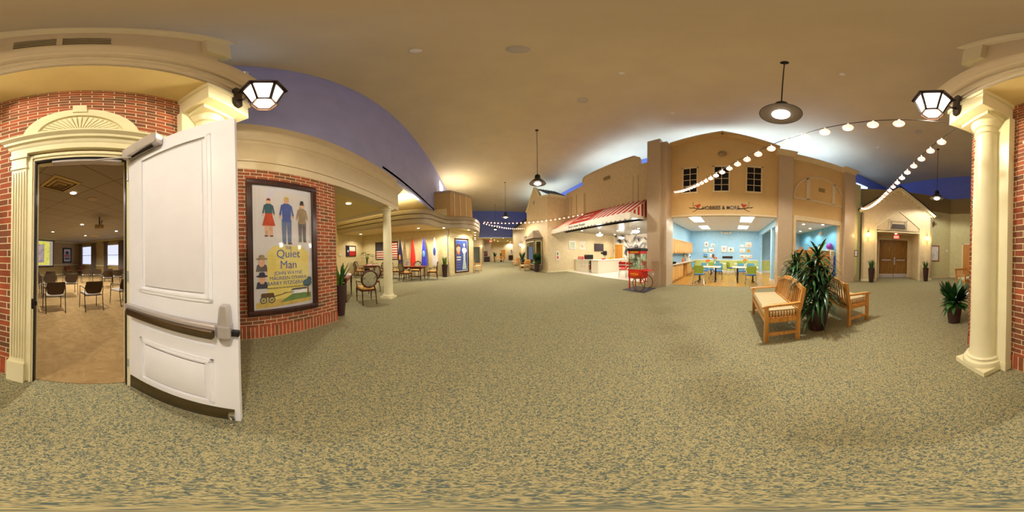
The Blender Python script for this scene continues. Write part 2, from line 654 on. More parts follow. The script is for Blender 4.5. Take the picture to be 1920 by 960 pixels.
# --- tall violet blue walls
b = MB(); b.box(-2.75, -2.62, -12, 24.4, 4.23, 7.9)
struct('wall_left', b, M_blue, label='tall violet blue wall above the brick and poster wall')
b = MB(); b.box(8.6, 8.75, -12, 24.4, 3.2, 7.9)
struct('wall_right', b, M_bluer, label='blue upper wall behind the shopfront parapets')
b = MB(); b.box(-2.75, 8.75, -11.95, -11.8, 4.0, 7.9)
struct('wall_back', b, M_bluer, label='blue upper wall behind the gabled double door front')
b = MB(); b.box(-2.75, 8.75, 24.2, 24.4, 3.85, 7.9)
struct('wall_far', b, M_bluer, label='blue bulkhead above the far lobby')
def clerestory(n, rotz, x0, x1, y, z0, z1, label):
    w = MB()
    w.box(x0 - .06, x1 + .06, y - .03, y + .02, z0 - .06, z0); w.box(x0 - .06, x1 + .06, y - .03, y + .02, z1, z1 + .06)
    w.box(x0 - .06, x0, y - .03, y + .02, z0, z1); w.box(x1, x1 + .06, y - .03, y + .02, z0, z1); w.box((x0 + x1) / 2 - .015, (x0 + x1) / 2 + .015, y - .02, y + .02, z0, z1)
    o = struct('window_%d' % n, w, M_white, rotz, label=label)
    p = MB(); p.box(x0, x1, y - .008, y - .002, z0, z1); p.build('pane', M_clere, o)
clerestory(1, R(90), -.45, .5, 2.62, 6.5, 7.2, 'small square daylit window high in the blue wall above the lantern')
clerestory(2, R(90), 12.0, 13.3, 2.62, 6.6, 7.4, 'small daylit window high in the blue wall above the slatted box')
clerestory(3, R(-90), 8.1, 9.3, 8.6, 6.2, 7.05, 'daylit slot window high in the blue wall right of the gold shopfront')

# --- brick entrance portico (frame: x along the brick, y into it)
b = MB(); b.box(-1.76, -.6, 1.43, 1.53, .22, 3.82); b.box(.39, 1.56, 1.43, 1.53, .22, 3.82); b.box(-.6, .39, 1.43, 1.53, 2.5, 3.82)
b.box(1.3, 1.56, 1.53, 2.2, .22, 3.82)
o = struct('wall_portico', b, M_brick, V_PORT, label='red brick wall round the open meeting room doorway')
b = MB(); b.box(-1.76, -.6, 1.425, 1.53, 0, .22); b.box(.39, 1.565, 1.425, 1.53, 0, .22); b.box(1.3, 1.565, 1.53, 2.2, 0, .22)
b.build('soldier_course', M_soldier, o)
b = MB(); b.box(-.04, .26, -11.1, -2.36, .22, 3.82)
o = struct('wall_side', b, M_brick, label='brick side wall running back behind the round column')
b = MB(); b.box(-.04, .265, -11.1, -2.36, 0, .22); b.build('soldier_course', M_soldier, o)
b = MB(); b.box(-2.85, -2.55, -.35, 2.22, .22, 2.99)
o = struct('wall_poster', b, M_brick, label='red brick wall carrying the large framed poster')
b = MB(); b.box(-2.85, -2.545, -.35, 2.225, 0, .22); b.build('soldier_course', M_soldier, o)
# soffit, entablature and attic of the portico
b = MB(); b.box(-1.65, 1.45, .97, 1.5, 3.82, 3.9); b.box(-1.65, 1.45, 1.5, 2.3, 3.82, 4.4)
struct('ceiling', b, M_soffit, V_PORT, label='khaki soffit over the meeting room doorway')
prof = [(-.3, 3.83), (0, 3.82), (0, 3.98), (.02, 3.985), (.02, 4.1), (.035, 4.11), (.035, 4.16), (-.01, 4.165), (-.01, 4.18), (.06, 4.19), (.07, 4.25), (.10, 4.27), (.11, 4.32), (.15, 4.37), (.17, 4.45), (.17, 4.5), (-.3, 4.5)]
b = MB(); b.sweep(prof, [(-1.65, 2.2), (-1.65, .97), (1.45, .97), (1.45, 2.2)])
struct('trim_1', b, M_trim_pink, V_PORT, label='stepped taupe cornice curving over the brick doorway')
b = MB(); b.box(-1.3, 1.05, 1.0, 1.5, 4.3, 7.2)
o = struct('wall_attic', b, M_trim_pink, V_PORT, label='plain attic panel above the portico cornice')
b = MB()
b.sweep([(0, 6.85), (.03, 6.87), (.04, 6.95), (.09, 7.02), (.14, 7.1), (.14, 7.2), (-.1, 7.2), (-.1, 6.85)], [(-1.32, 1.5), (-1.32, 1.0), (1.07, 1.0), (1.07, 1.5)])
b.box(-1.42, -1.12, .93, 1.05, 5.55, 6.9); b.box(.87, 1.17, .93, 1.05, 5.55, 6.9)
b.build('attic_moulding', M_trim, o)
b = MB(); b.box(-.57, .12, .99, 1.0, 5.2, 6.0); g = b.build('vent', M_dark, o)
b = MB()
for k in range(5):
    b.box(-.57, .12, .975, .99, 5.22 + k * .16, 5.235 + k * .16)
b.box(-.24, -.2, .97, .99, 5.2, 6.0)
b.build('vent_louver', M_trim_pink, g)
for n, (x0, x1, side) in enumerate(((-1.65, -1.08, 'right of the photographed doorway edge'), (.88, 1.45, 'behind the open white door'))):
    b = MB(); b.box(x0, x1, .97, 1.43, 3.42, 3.82); b.box(x0 - .02, x1 + .02, .95, 1.43, 3.72, 3.82)
    struct('trim_%d' % (2 + n), b, M_trim, V_PORT, label='square ivory beam end resting on the column ' + ('beside the exit brick strip' if n == 0 else 'behind the open white door'))
for n, (cx, lab) in enumerate(((-1.347, 'tall round ivory column beside the brick wall'), (1.147, 'round ivory column hidden behind the open white door'))):
    b = MB(); b.box(cx - .237, cx + .237, 1.096, 1.43, 0, .07)
    b.lathe([(.235, .07), (.237, .1), (.225, .135), (.195, .15), (.19, .17), (.2, .185), (.175, .2), (.162, .23), (.158, .6), (.156, 1.6), (.148, 2.5), (.138, 3.1), (.15, 3.11), (.155, 3.13), (.15, 3.15), (.137, 3.16), (.137, 3.22), (.16, 3.235), (.16, 3.25), (.185, 3.29), (.2, 3.34), (.2, 3.345)], (cx, 1.31, 0), 32)
    b.box(cx - .215, cx + .215, 1.09, 1.43, 3.34, 3.42)
    struct('column', b, M_trim, V_PORT, label=lab)
    b = MB(); s0 = cx - .23 if n == 0 else cx - .30; b.box(s0, s0 + .53, 1.335, 1.43, 0, 3.42); b.box(s0 - .01, s0 + .54, 1.325, 1.43, 0, .13)
    struct('trim_%d' % (4 + n), b, M_trim, V_PORT, label='flat ivory pilaster strip behind ' + ('the tall round column' if n == 0 else 'the hidden column'))
# door surround with fluted pilasters, cornice and sunburst fan
sur = MB()
for s_, x0, x1 in ((-1, -.75, -.595), (1, .385, .54)):
    sur.box(x0 - .01, x1 + .01, 1.345, 1.43, 0, .29)
    sur.box(x0, x1, 1.385, 1.43, .29, 2.36)
    for k in range(5):
        xx = x0 + .012 + k * .0275
        sur.box(xx, xx + .014, 1.372, 1.386, .34, 2.3)
    sur.box(x0 - .008, x1 + .008, 1.372, 1.43, 2.34, 2.37); sur.box(x0, x1, 1.38, 1.43, 2.37, 2.48); sur.box(x0 - .012, x1 + .012, 1.366, 1.43, 2.48, 2.53)
sur.box(-.6, -.52, 1.40, 1.54, 0, 2.5); sur.box(.31, .39, 1.40, 1.54, 0, 2.5); sur.box(-.6, .39, 1.40, 1.54, 2.425, 2.5)
sur.box(-.55, -.535, 1.385, 1.4, 0, 2.47); sur.box(.325, .34, 1.385, 1.4, 0, 2.47); sur.box(-.55, .34, 1.385, 1.4, 2.455, 2.47)
sur.box(-.75, .54, 1.37, 1.43, 2.53, 2.62)
sur.sweep([(0, 2.6), (.015, 2.62), (.02, 2.65), (.045, 2.66), (.05, 2.69), (.085, 2.72), (.085, 2.745), (-.06, 2.745), (-.06, 2.6)], [(-.76, 1.43), (-.76, 1.37), (.55, 1.37), (.55, 1.43)])
o = struct('door_1', sur, M_trim, V_PORT, label='ivory door surround with fluted pilasters and sunburst fan top')
fan = MB()
def arc(rx, rz, n=28):
    return [(-.105 + rx * math.cos(PI * i / n), 2.745 + rz * math.sin(PI * i / n)) for i in range(n + 1)]
A, B_ = arc(.535, .47), arc(.40, .34)
for i in range(28):
    fan.prism([A[i], A[i + 1], B_[i + 1], B_[i]], 1.375, 1.43, 'xz')
fan.prism(B_, 1.405, 1.43, 'xz')
fan.box(-.165, -.045, 1.36, 1.43, 3.14, 3.29)
fan.build('fan_arch', M_trim, o)
fan = MB()
for i in range(23):
    a0, a1 = PI * (i + .12) / 23, PI * (i + .88) / 23
    c = (-.105, 2.745)
    p = [(c[0] + .07 * math.cos((a0 + a1) / 2), c[1] + .055 * math.sin((a0 + a1) / 2)), (c[0] + .375 * math.cos(a0), c[1] + .318 * math.sin(a0)), (c[0] + .375 * math.cos(a1), c[1] + .318 * math.sin(a1))]
    fan.prism(p, 1.388, 1.406, 'xz')
fan.lathe([(.001, 0), (.06, 0), (.06, .02), (.001, .025)], (0, 0, 0), 20, M=Matrix.Translation((-.105, 1.40, 2.75)) @ Matrix.Rotation(R(90), 4, 'X'))
fan.build('fan_rays', M_trim, o)
b = MB(); b.box(-.52, -.508, 1.41, 1.46, 0, 2.425); b.box(.30, .31, 1.41, 1.46, 0, 2.425); b.box(-.52, .31, 1.41, 1.46, 2.413, 2.425)
b.build('door_gasket', M_black, o)
b = MB(); b.rbox(-.535, -.505, 1.39, 1.45, .93, 1.03, .004); b.box(-.51, -.495, 1.42, 1.44, .96, 1.0)
b.build('strike_plate', M_dark, o)
b = MB(); b.rbox(-.36, .27, 1.42, 1.5, 2.385, 2.413, .005)
b.build('closer_track', M_steel, o)

# --- meeting room
b = MB(); b.prism([(0, -11.9), (0, -2.065), (-1.665, -.4), (-10, -.4), (-10, -11.9)], 2.97, 3.07)
struct('ceiling', b, M_act, label='dim tiled ceiling of the meeting room')
def roomwall(name, pts, label):
    (x0, y0, x1, y1) = pts
    w = MB(); w.use(M_roomwall); w.box(x0, x1, y0, y1, .93, 3.0); w.use(M_roomdado); w.box(x0, x1, y0, y1, 0, .9)
    w.use(M_trim)
    horizontal = abs(x1 - x0) > abs(y1 - y0)
    if horizontal:
        w.box(x0, x1, y0 - .0, y1 + .03, .86, .94); w.box(x0, x1, y0, y1 + .02, 0, .12); w.box(x0, x1, y0, y1 + .06, 2.87, 2.97)
    else:
        w.box(x0, x1 + .03, y0, y1, .86, .94); w.box(x0, x1 + .02, y0, y1, 0, .12); w.box(x0, x1 + .06, y0, y1, 2.87, 2.97)
    return struct(name, w, None, label=label)
roomwall('wall_screen', (-10.1, -12.05, .05, -11.9), 'meeting room wall behind the projection screen')
roomwall('wall_window', (-10.15, -12.05, -10, -.3), 'meeting room wall with the curtained windows')
b = MB(); b.box(-10.1, -2.86, -.4, -.3, 0, 3.0)
struct('wall_meeting', b, M_roomwall, label='beige meeting room wall next to the cafe')
b = MB(); b.box(-2.86, -2.55, -.62, -.35, 0, 3.82)
struct('wall_return', b, M_brick, label='short brick return between portico and poster wall')
wm = 0
for y0, y1 in ((-11.1, -9.9), (-8.15, -7.0), (-5.6, -4.4)):
    w = MB(); w.box(-10.01, -9.95, y0 - .06, y0, .98, 2.56); w.box(-10.01, -9.95, y1, y1 + .06, .98, 2.56); w.box(-10.01, -9.95, y0 - .06, y1 + .06, 2.5, 2.58); w.box(-10.01, -9.9, y0 - .08, y1 + .08, .93, .99)
    w.box(-10.0, -9.96, y0, y1, 1.72, 1.76)
    o = struct('window_%d' % (4 + wm), w, M_white, label='daylit meeting room window ' + ('nearest the projection screen' if wm == 0 else ('with the wide grommet curtain' if wm == 1 else 'hidden behind the open door')))
    p = MB(); p.box(-9.99, -9.985, y0, y1, .99, 2.5); p.build('blind', M_daypane, o)
    p = MB()
    for k in range(28):
        zz = 1.01 + k * .053
        p.box(-9.983, -9.972, y0 + .01, y1 - .01, zz, zz + .008)
    p.build('blind_slats', M_white, o)
    wm += 1

# --- cafe area left of the poster wall
b = MB(); b.box(-8.65, -8.5, -.4, 10.5, 0, 4.4)
struct('wall_cafe', b, M_cafe, label='cream cafe wall with the small star flag picture')
b = MB(); b.box(-8.5, -2.85, -.3, -.2, 0, 3.0)
struct('wall_cafe', b, M_cafe, label='cream cafe wall behind the brick corner')
b = MB(); b.box(-8.6, -1.78, 10.3, 10.45, 0, 4.4)
o = struct('wall_flags', b, M_cafe, label='cream wall behind the row of four flags')
b = MB(); b.box(-8.5, -1.8, 10.27, 10.3, 2.57, 2.63); b.build('picture_rail', M_trim, o)
b = MB(); b.box(-8.5, -1.8, 10.28, 10.3, 0, .12); b.build('baseboard', M_trim_pink, o)
b = MB(); b.box(-8.5, -2.88, -.2, 4.9, 2.996, 3.06)
struct('ceiling', b, M_soffit, label='low khaki cafe ceiling behind the white entablature')
b = MB(); b.box(-8.6, -2.62, 4.2, 10.5, 4.35, 4.45)
struct('ceiling', b, M_cafe, label='brightly lit recessed ceiling over the flags corner')
b = MB(); b.box(-8.6, -2.9, 4.9, 5.0, 3.06, 4.4)
struct('wall_recess', b, M_cafe, label='upstand at the back of the cafe ceiling recess')
prof = [(-.35, 2.99), (0, 2.99), (0, 3.15), (.02, 3.155), (.03, 3.17), (.03, 3.19), (0, 3.2), (0, 3.6), (.02, 3.62), (.03, 3.66), (.06, 3.68), (.07, 3.73), (.1, 3.78), (.13, 3.82), (.13, 3.88), (.0, 3.895), (-.03, 4.24), (-.35, 4.24)]
b = MB(); b.sweep(prof, [(-2.55, -.6), (-2.55, 5.06), (-8.5, 5.06)])
struct('trim_6', b, M_trim_pink, label='long taupe entablature above the poster wall and cafe opening')
b = MB(); cx, cy = -2.72, 4.55
b.box(cx - .2, cx + .2, cy - .2, cy + .2, 0, .06)
b.lathe([(.195, .06), (.2, .09), (.185, .12), (.16, .13), (.15, .16), (.147, .6), (.143, 1.6), (.128, 2.75), (.135, 2.76), (.135, 2.79), (.125, 2.8), (.125, 2.85), (.15, 2.88), (.16, 2.93), (.16, 2.935)], (cx, cy, 0), 28)
b.box(cx - .17, cx + .17, cy - .17, cy + .17, 2.93, 2.99)
struct('column', b, M_trim, label='slim round ivory column at the cafe corner')
# art deco band
band = [(-8.5, 7.53), (-4.9, 7.52), (-3.6, 7.54), (-3.1, 7.6), (-2.75, 7.68), (-2.48, 7.82), (-2.28, 8.08), (-2.16, 8.45), (-2.05, 8.85), (-1.93, 9.2), (-1.82, 9.45), (-1.7, 9.62), (-1.55, 9.73)]
band2 = [(-1.42, 9.78), (-1.05, 9.84), (-.68, 9.92), (-.4, 10.08), (-.16, 10.34), (.03, 10.75), (.17, 11.3), (.27, 12.1), (.31, 13.0), (.32, 18.5)]
M_band = mat('satin_greige_band', (168, 152, 122), .36, var=.03)
prof = [(-.35, 3.0), (0, 3.0), (.03, 3.015), (.045, 3.2), (.03, 3.215), (-.01, 3.22), (-.01, 3.265), (.035, 3.27), (.055, 3.28), (.065, 3.44), (.05, 3.46), (0, 3.465), (0, 3.51), (.05, 3.515), (.07, 3.53), (.085, 3.7), (.07, 3.73), (-.35, 3.73)]
b = MB(); b.sweep(prof, band + band2)
struct('trim_7', b, M_band, label='wavy ribbed greige band curving above the flags and film poster')
b = MB(); b.prism([(-8.5, 7.6)] + [(p[0] - .05, p[1] + .08) for p in (band + band2)[1:]] + [(-.3, 18.5), (-.3, 11.66), (-1.75, 10.3), (-8.5, 10.3)], 3.005, 3.06)
struct('ceiling', b, M_soffit, label='soffit with downlights under the wavy band')
b = MB(); b.prism([(-8.5, 7.7)] + [(p[0] - .12, p[1] + .15) for p in (band + band2)[1:]] + [(-.35, 18.5), (-.35, 11.7), (-1.8, 10.35), (-8.5, 10.35)], 3.66, 3.7)
struct('trim_8', b, M_cafe, label='ledge on top of the wavy band')
# slatted box standing on the band, diagonal poster wall, corridor wall
b = MB(); b.prism([(-2.62, 10.42), (-1.55, 10.38), (-.27, 11.66), (-.27, 18), (-2.62, 18)], 3.7, 5.56)
o = struct('wall_box', b, M_gold, label='tall tan panelled box above the wavy band')
b = MB(); b.prism([(-2.64, 10.38), (-1.53, 10.33), (-.22, 11.64), (-.22, 18), (-2.64, 18)], 5.56, 5.73); b.build('box_cap', M_pil, o)
b = MB()
for f in (.17, .45, .74):
    px_, py_ = -1.55 + 1.28 * f, 10.38 + 1.28 * f
    b.box(-.025, .025, -.03, .02, 3.7, 5.56, M=Matrix.Translation((px_, py_, 0)) @ Matrix.Rotation(R(45), 4, 'Z'))
b.build('batten', M_white, o)
b = MB(); b.box(6.1, 8.12, 8.41, 8.56, 0, 3.0)
o = struct('wall_diagonal', b, M_cafe, V_DIAG, label='diagonal cream wall carrying the blue film poster')
b = MB(); b.box(6.1, 8.12, 8.38, 8.41, 2.57, 2.63); b.build('picture_rail', M_trim, o)
b = MB(); b.box(6.1, 8.12, 8.39, 8.41, 0, .12); b.build('baseboard', M_trim_pink, o)
b = MB(); b.box(-.42, -.27, 11.7, 25, 0, 3.02)
struct('wall_corridor', b, M_cream, label='cream corridor wall behind the wooden end table')
b = MB(); b.box(-.42, -.27, 18, 24.3, 3.0, 5.6)
struct('wall_corridor', b, M_gold, label='tan upper wall beyond the panelled box')

# --- far lobby
b = MB(); b.box(-.6, 8.0, 24.2, 33.2, 3.72, 3.8)
struct('ceiling', b, M_soffit, label='low khaki ceiling of the far lobby')
for nm, bx, m_, lab in (('wall_lobby', (.66, 1.2, 25.0, 25.2, 0, 3.72), M_cream, 'narrow cream wall with the far left sconce'),
                        ('wall_lobby', (-.4, .66, 25.0, 25.2, 2.45, 3.72), M_cream, 'cream header over the far left opening'),
                        ('wall_lobby', (-.4, 1.2, 27.4, 27.5, 0, 3.72), M_sage, 'wall seen through the far left opening'),
                        ('wall_lobby', (1.12, 1.27, 25.0, 28.0, 0, 3.72), M_cream, 'cream side wall of the far lobby'),
                        ('wall_lobby', (1.2, 2.68, 28.0, 28.15, 0, 3.72), M_pil, 'taupe wall behind the far television'),
                        ('wall_lobby', (2.6, 2.7, 28.1, 33, 0, 3.72), M_cream, 'side wall past the television wall'),
                        ('wall_lobby', (2.6, 8.0, 32.5, 32.65, 0, 3.72), M_cream, 'back wall of the far lobby with the oak door'),
                        ('wall_lobby', (7.9, 8.0, 24.4, 32.6, 0, 3.72), M_cream, 'right wall of the far lobby'),
                        ('wall_lobby', (4.94, 8.7, 20.9, 21.05, 0, 4.6), M_cream, 'end wall of the right hand shop row'),
                        ('wall_lobby', (8.6, 8.75, 20.9, 24.4, 0, 3.3), M_cream, 'cream wall below the blue at the corridor end')):
    b = MB(); b.box(*bx); struct(nm, b, m_, label=lab)

# --- right hand shop row: bay window front
b = MB(); b.prism([(10.4, 0), (15.05, 0), (15.05, 5.45), (14.6, 5.75), (12.85, 7.2), (12.3, 6.75), (11.6, 5.9), (10.4, 5.6)], 4.94, 5.1, 'yz')
o = struct('wall_bay', b, M_cream, label='cream gabled shop front with the bay window')
b = MB()
for p, q in (((10.36, 5.62), (11.62, 5.94)), ((11.6, 5.9), (12.3, 6.77)), ((12.28, 6.75), (12.86, 7.25)), ((12.84, 7.25), (14.62, 5.78)), ((14.58, 5.8), (15.12, 5.45))):
    b.bar((4.96, p[0], p[1]), (4.96, q[0], q[1]), .22, .12)
b.build('gable_coping', M_trim, o)
b = MB(); b.ell((4.93, 13.05, 5.85), (.02, .05, .2)); b.build('gable_slot', M_black, o)
b = MB(); b.box(4.9, 4.94, 10.4, 15.05, 0, .12); b.build('baseboard', M_trim, o)
b = MB(); b.box(5.0, 5.12, 15.05, 20.9, 0, 4.6)
struct('wall_bay', b, M_cream, label='lower cream front beyond the bay window gable')
M_roofm = mat('slate_blue_metal_roof', (70, 72, 92), .35, metal=.5, var=.05)
b = MB()
v = [(5.1, 12.7, 7.08), (6.7, 12.7, 7.08), (6.7, 10.8, 6.0), (5.1, 10.8, 6.0)]
b.add(v + [(x, y, z - .06) for x, y, z in v], [(0, 1, 2, 3), (7, 6, 5, 4), (0, 4, 5, 1), (1, 5, 6, 2), (2, 6, 7, 3), (3, 7, 4, 0)])
for k in range(7):
    xx = 5.12 + k * .26
    b.bar((xx, 12.7, 7.1), (xx, 10.8, 6.02), .03, .05)
struct('roof_metal', b, M_roofm, label='slate blue standing seam metal roof behind the gable')
b = MB()
v = [(4.86, 15.1, 4.62), (4.86, 20.9, 4.62), (6.0, 20.9, 5.6), (6.0, 15.1, 5.6)]
b.add(v + [(x, y, z - .1) for x, y, z in v], [(0, 1, 2, 3), (7, 6, 5, 4), (0, 4, 5, 1), (1, 5, 6, 2), (2, 6, 7, 3), (3, 7, 4, 0)])
struct('roof_shingle', b, mat('dark_shingle', (52, 44, 42), .8, var=.2, scale=20), label='dark shingled lean-to roof past the bay window gable')
b = MB(); b.box(5.1, 6.5, 10.4, 10.55, 0, 5.75); b.box(6.5, 11.9, 10.4, 10.55, 0, 3.05)
o = struct('wall_shop', b, M_cream, label='cream side wall of the sweet shop with two framed prints')
b = MB(); b.sweep([(0, 5.6), (.04, 5.63), (.09, 5.72), (.09, 5.8), (-.2, 5.8), (-.2, 5.6)], [(5.1, 10.4), (6.5, 10.4)]); b.build('coping', M_trim, o)
b = MB(); b.box(5.1, 11.8, 10.385, 10.4, 0, .1); b.build('baseboard', M_trim, o)
# sweet shop front
def roundtop():
    p = [(3.4, 3.0), (8.35, 3.0), (8.35, 6.25)]
    for k in range(7):
        a = PI / 2 * k / 6
        p.append((8.35 - .3 * (1 - math.cos(a)) , 6.25 + .38 * math.sin(a)))
    p += [(4.42, 6.66), (4.2, 6.5), (4.12, 6.32), (4.12, 5.96), (3.4, 5.96)]
    return p
b = MB(); b.prism(roundtop(), 6.5, 6.7, 'yz'); b.box(6.52, 6.7, 8.35, 10.42, 3.0, 5.95)
o = struct('wall_shopfront', b, M_shopw, label='tall beige parapet above the striped awning')
b = MB()
pp = roundtop()[2:]
for p, q in zip(pp[:-1], pp[1:]):
    if p != q:
        b.bar((6.52, p[0], p[1]), (6.52, q[0], q[1]), .16, .07)
b.bar((6.53, 8.35, 5.97), (6.53, 10.42, 5.97), .14, .06)
for yy in (8.12, 8.24, 4.22, 4.5, 9.1, 9.7, 10.1):
    b.box(6.475, 6.5, yy - .02, yy + .02, 3.95, 5.4 if yy < 9 else 5.6)
b.build('parapet_coping', M_trim_pink, o)
b = MB(); b.box(6.46, 6.5, 6.0, 6.45, 5.72, 5.92); g = b.build('vent', M_olive, o)
b = MB(); b.box(11.8, 11.95, 3.0, 10.5, 0, 3.05)
struct('wall_mural', b, noiseart('grey_photo_mural', [(.38, (40, 36, 44)), (.46, (150, 144, 138)), (.52, (222, 214, 200)), (.75, (232, 226, 214))], 1.3, .5), label='wall with a black and white photo mural in the sweet shop')
b = MB(); b.box(6.6, 11.9, 3.02, 3.2, 0, 3.05)
struct('wall_partition', b, M_white, label='white partition between sweet shop and hobby room')
b = MB(); b.box(6.5, 11.9, 3.1, 10.5, 3.0, 3.1)
struct('ceiling', b, M_pressed, label='grey pressed metal ceiling of the sweet shop')
# pilasters between the shops
for (x0, y0, y1, z1, lab) in ((5.95, 2.82, 3.4, 6.95, 'tall taupe corner pilaster between the sweet shop and hobby room'), (6.1, 2.58, 2.82, 6.8, 'darker taupe pilaster edging the hobby room opening'),
                              (6.45, -2.5, -1.87, 6.32, 'taupe pilaster between the two hobby room openings'), (6.38, -5.95, -5.27, 6.28, 'taupe pilaster at the end of the gold shopfront')):
    b = MB(); b.box(x0, 6.85, y0, y1, 0, z1)
    if y0 < 0:
        b.box(x0 - .015, 6.85, y0 - .015, y1 + .015, 0, .12)
    o = struct('column', b, M_pil, label=lab)
    if y0 < 0:
        b = MB(); b.sweep([(0, z1 - .22), (.03, z1 - .2), (.05, z1 - .12), (.13, z1 - .02), (.14, z1 + .06), (-.2, z1 + .06), (-.2, z1 - .22)], [(6.8, y1), (x0, y1), (x0, y0), (6.8, y0)][::-1] if False else [(6.85, y1 + .0), (x0, y1), (x0, y0), (6.85, y0)])
        b.build('capital', M_shopw, o)
# hobby room front
b = MB(); b.prism([(-1.87, 3.0), (2.6, 3.0), (2.6, 6.93), (.44, 7.4), (-1.87, 6.62)], 6.65, 6.85, 'yz')
o = struct('wall_hobby', b, M_gold, label='golden tan gable front over the hobby room opening')
b = MB()
for p, q in (((2.62, 6.86), (.42, 7.34)), ((.46, 7.34), (-1.9, 6.56))):
    b.bar((6.6, p[0], p[1]), (6.6, q[0], q[1]), .16, .2); b.bar((6.55, p[0], p[1] + .08), (6.55, q[0], q[1] + .08), .16, .07)
b.build('gable_cornice', M_gold, o)
b = MB(); b.box(6.62, 6.86, -1.87, 2.6, 2.97, 3.04); b.build('opening_trim', M_cream, o)
b = MB(); b.box(6.65, 6.85, -5.27, -2.5, 2.95, 6.3); b.box(6.65, 6.85, -2.66, -2.5, 0, 2.95); b.box(6.65, 6.85, -5.27, -5.16, 0, 2.95)
o = struct('wall_hobby', b, M_gold, label='golden tan front with the shallow arch over the second opening')
b = MB(); b.sweep([(0, 6.1), (.03, 6.12), (.05, 6.2), (.12, 6.3), (.13, 6.38), (-.1, 6.38), (-.1, 6.1)], [(6.65, -2.5), (6.65, -5.27)]); b.build('cornice', M_shopw, o)
b = MB(); b.box(6.6, 6.86, -2.74, -2.62, 0, 2.93); b.box(6.6, 6.86, -5.265, -5.14, 0, 2.93); b.box(6.6, 6.86, -5.27, -2.62, 2.93, 3.15); b.build('opening_trim', M_shopw, o)
b = MB()
arcp = [(-4.02 + 1.42 * math.cos(PI * i / 20), 3.98 + 1.35 * math.sin(PI * i / 20)) for i in range(21)]
for p, q in zip(arcp[:-1], arcp[1:]):
    b.bar((6.64, p[0], p[1]), (6.64, q[0], q[1]), .06, .08)
b.bar((6.64, -5.27, 3.98), (6.64, -2.6, 3.98), .06, .09); b.bar((6.64, -3.3, 3.98), (6.64, -3.3, 5.14), .18, .06); b.bar((6.64, -4.72, 3.98), (6.64, -4.72, 5.14), .18, .06)
b.build('arch_moulding', M_trim_pink, o)
b = MB(); b.box(6.62, 6.65, -4.2, -3.88, 4.55, 4.75); b.build('vent', M_olive, o)
for n, y in enumerate((2.04, .73, -.59)):
    w = MB(); y1 = y - .57
    w.box(6.61, 6.66, y, y + .06, 4.05, 5.36); w.box(6.61, 6.66, y1 - .06, y1, 4.05, 5.36); w.box(6.61, 6.66, y1 - .06, y + .06, 5.3, 5.38); w.box(6.59, 6.66, y1 - .08, y + .08, 3.99, 4.07)
    w.box(6.625, 6.645, (y + y1) / 2 - .012, (y + y1) / 2 + .012, 4.07, 5.3)
    for k in (1, 2, 3):
        w.box(6.625, 6.645, y1, y, 4.07 + k * .3075 - .01, 4.07 + k * .3075 + .01)
    o = struct('window_%d' % (7 + n), w, M_shopw, label='small dark multi-pane window above the hobby sign, ' + ('nearest the tall taupe pilasters' if n == 0 else ('in the middle of three' if n == 1 else 'nearest the pendant lamp side')))
    p = MB(); p.box(6.645, 6.649, y1, y, 4.07, 5.3); p.build('pane', mat('black_window_pane', (16, 16, 22), .15), o)
# hobby room interior
def hobwall(bx, lab, face, name='wall_hobby_room'):
    x0, x1, y0, y1 = bx
    w = MB(); w.use(M_tealw); w.box(x0, x1, y0, y1, .93, 3.1); w.use(M_green); w.box(x0, x1, y0, y1, 0, .88)
    w.use(M_white); d = .02
    w.box(x0 - (d if face == 'x' else 0), x1, y0 - (d if face == 'y' else 0), y1 + (d if face == 'y-' else 0), .88, .94)
    w.box(x0 - (d if face == 'x' else 0), x1, y0 - (d if face == 'y' else 0), y1 + (d if face == 'y-' else 0), 0, .15)
    return struct(name, w, None, label=lab)
hobwall((11.7, 11.85, -5.3, 3.1), 'aqua wall with children\'s art above a lime wainscot', 'x')
b = MB(); b.box(6.85, 11.8, 3.0, 3.05, 0, 3.05); struct('wall_hobby_room', b, M_tealw, label='aqua wall behind the maple wall cabinets')
b = MB(); b.box(6.85, 11.8, -5.35, -5.2, 0, 3.05); struct('wall_hobby_room', b, M_tealdeep, label='deep aqua wall behind the purple ball')
b = MB(); b.box(6.85, 11.8, -2.08, -1.95, 2.68, 3.05); b.box(10.95, 11.8, -2.08, -1.95, 0, 2.7); b.box(7.75, 8.05, -2.08, -1.95, 0, 2.7); b.box(6.85, 7.15, -2.08, -1.95, 0, 2.7)
o = struct('wall_hobby_room', b, M_tealw, label='aqua posts and beam dividing the two hobby spaces')
b = MB(); b.box(10.93, 11.8, -2.1, -1.93, 0, .15); b.box(7.73, 8.07, -2.1, -1.93, 0, .15); b.box(6.83, 7.17, -2.1, -1.93, 0, .15); b.build('baseboard', M_white, o)
b = MB(); b.box(6.75, 11.9, -5.3, 3.1, 3.02, 3.12)
struct('ceiling', b, M_actw, label='white ceiling of the hobby room')

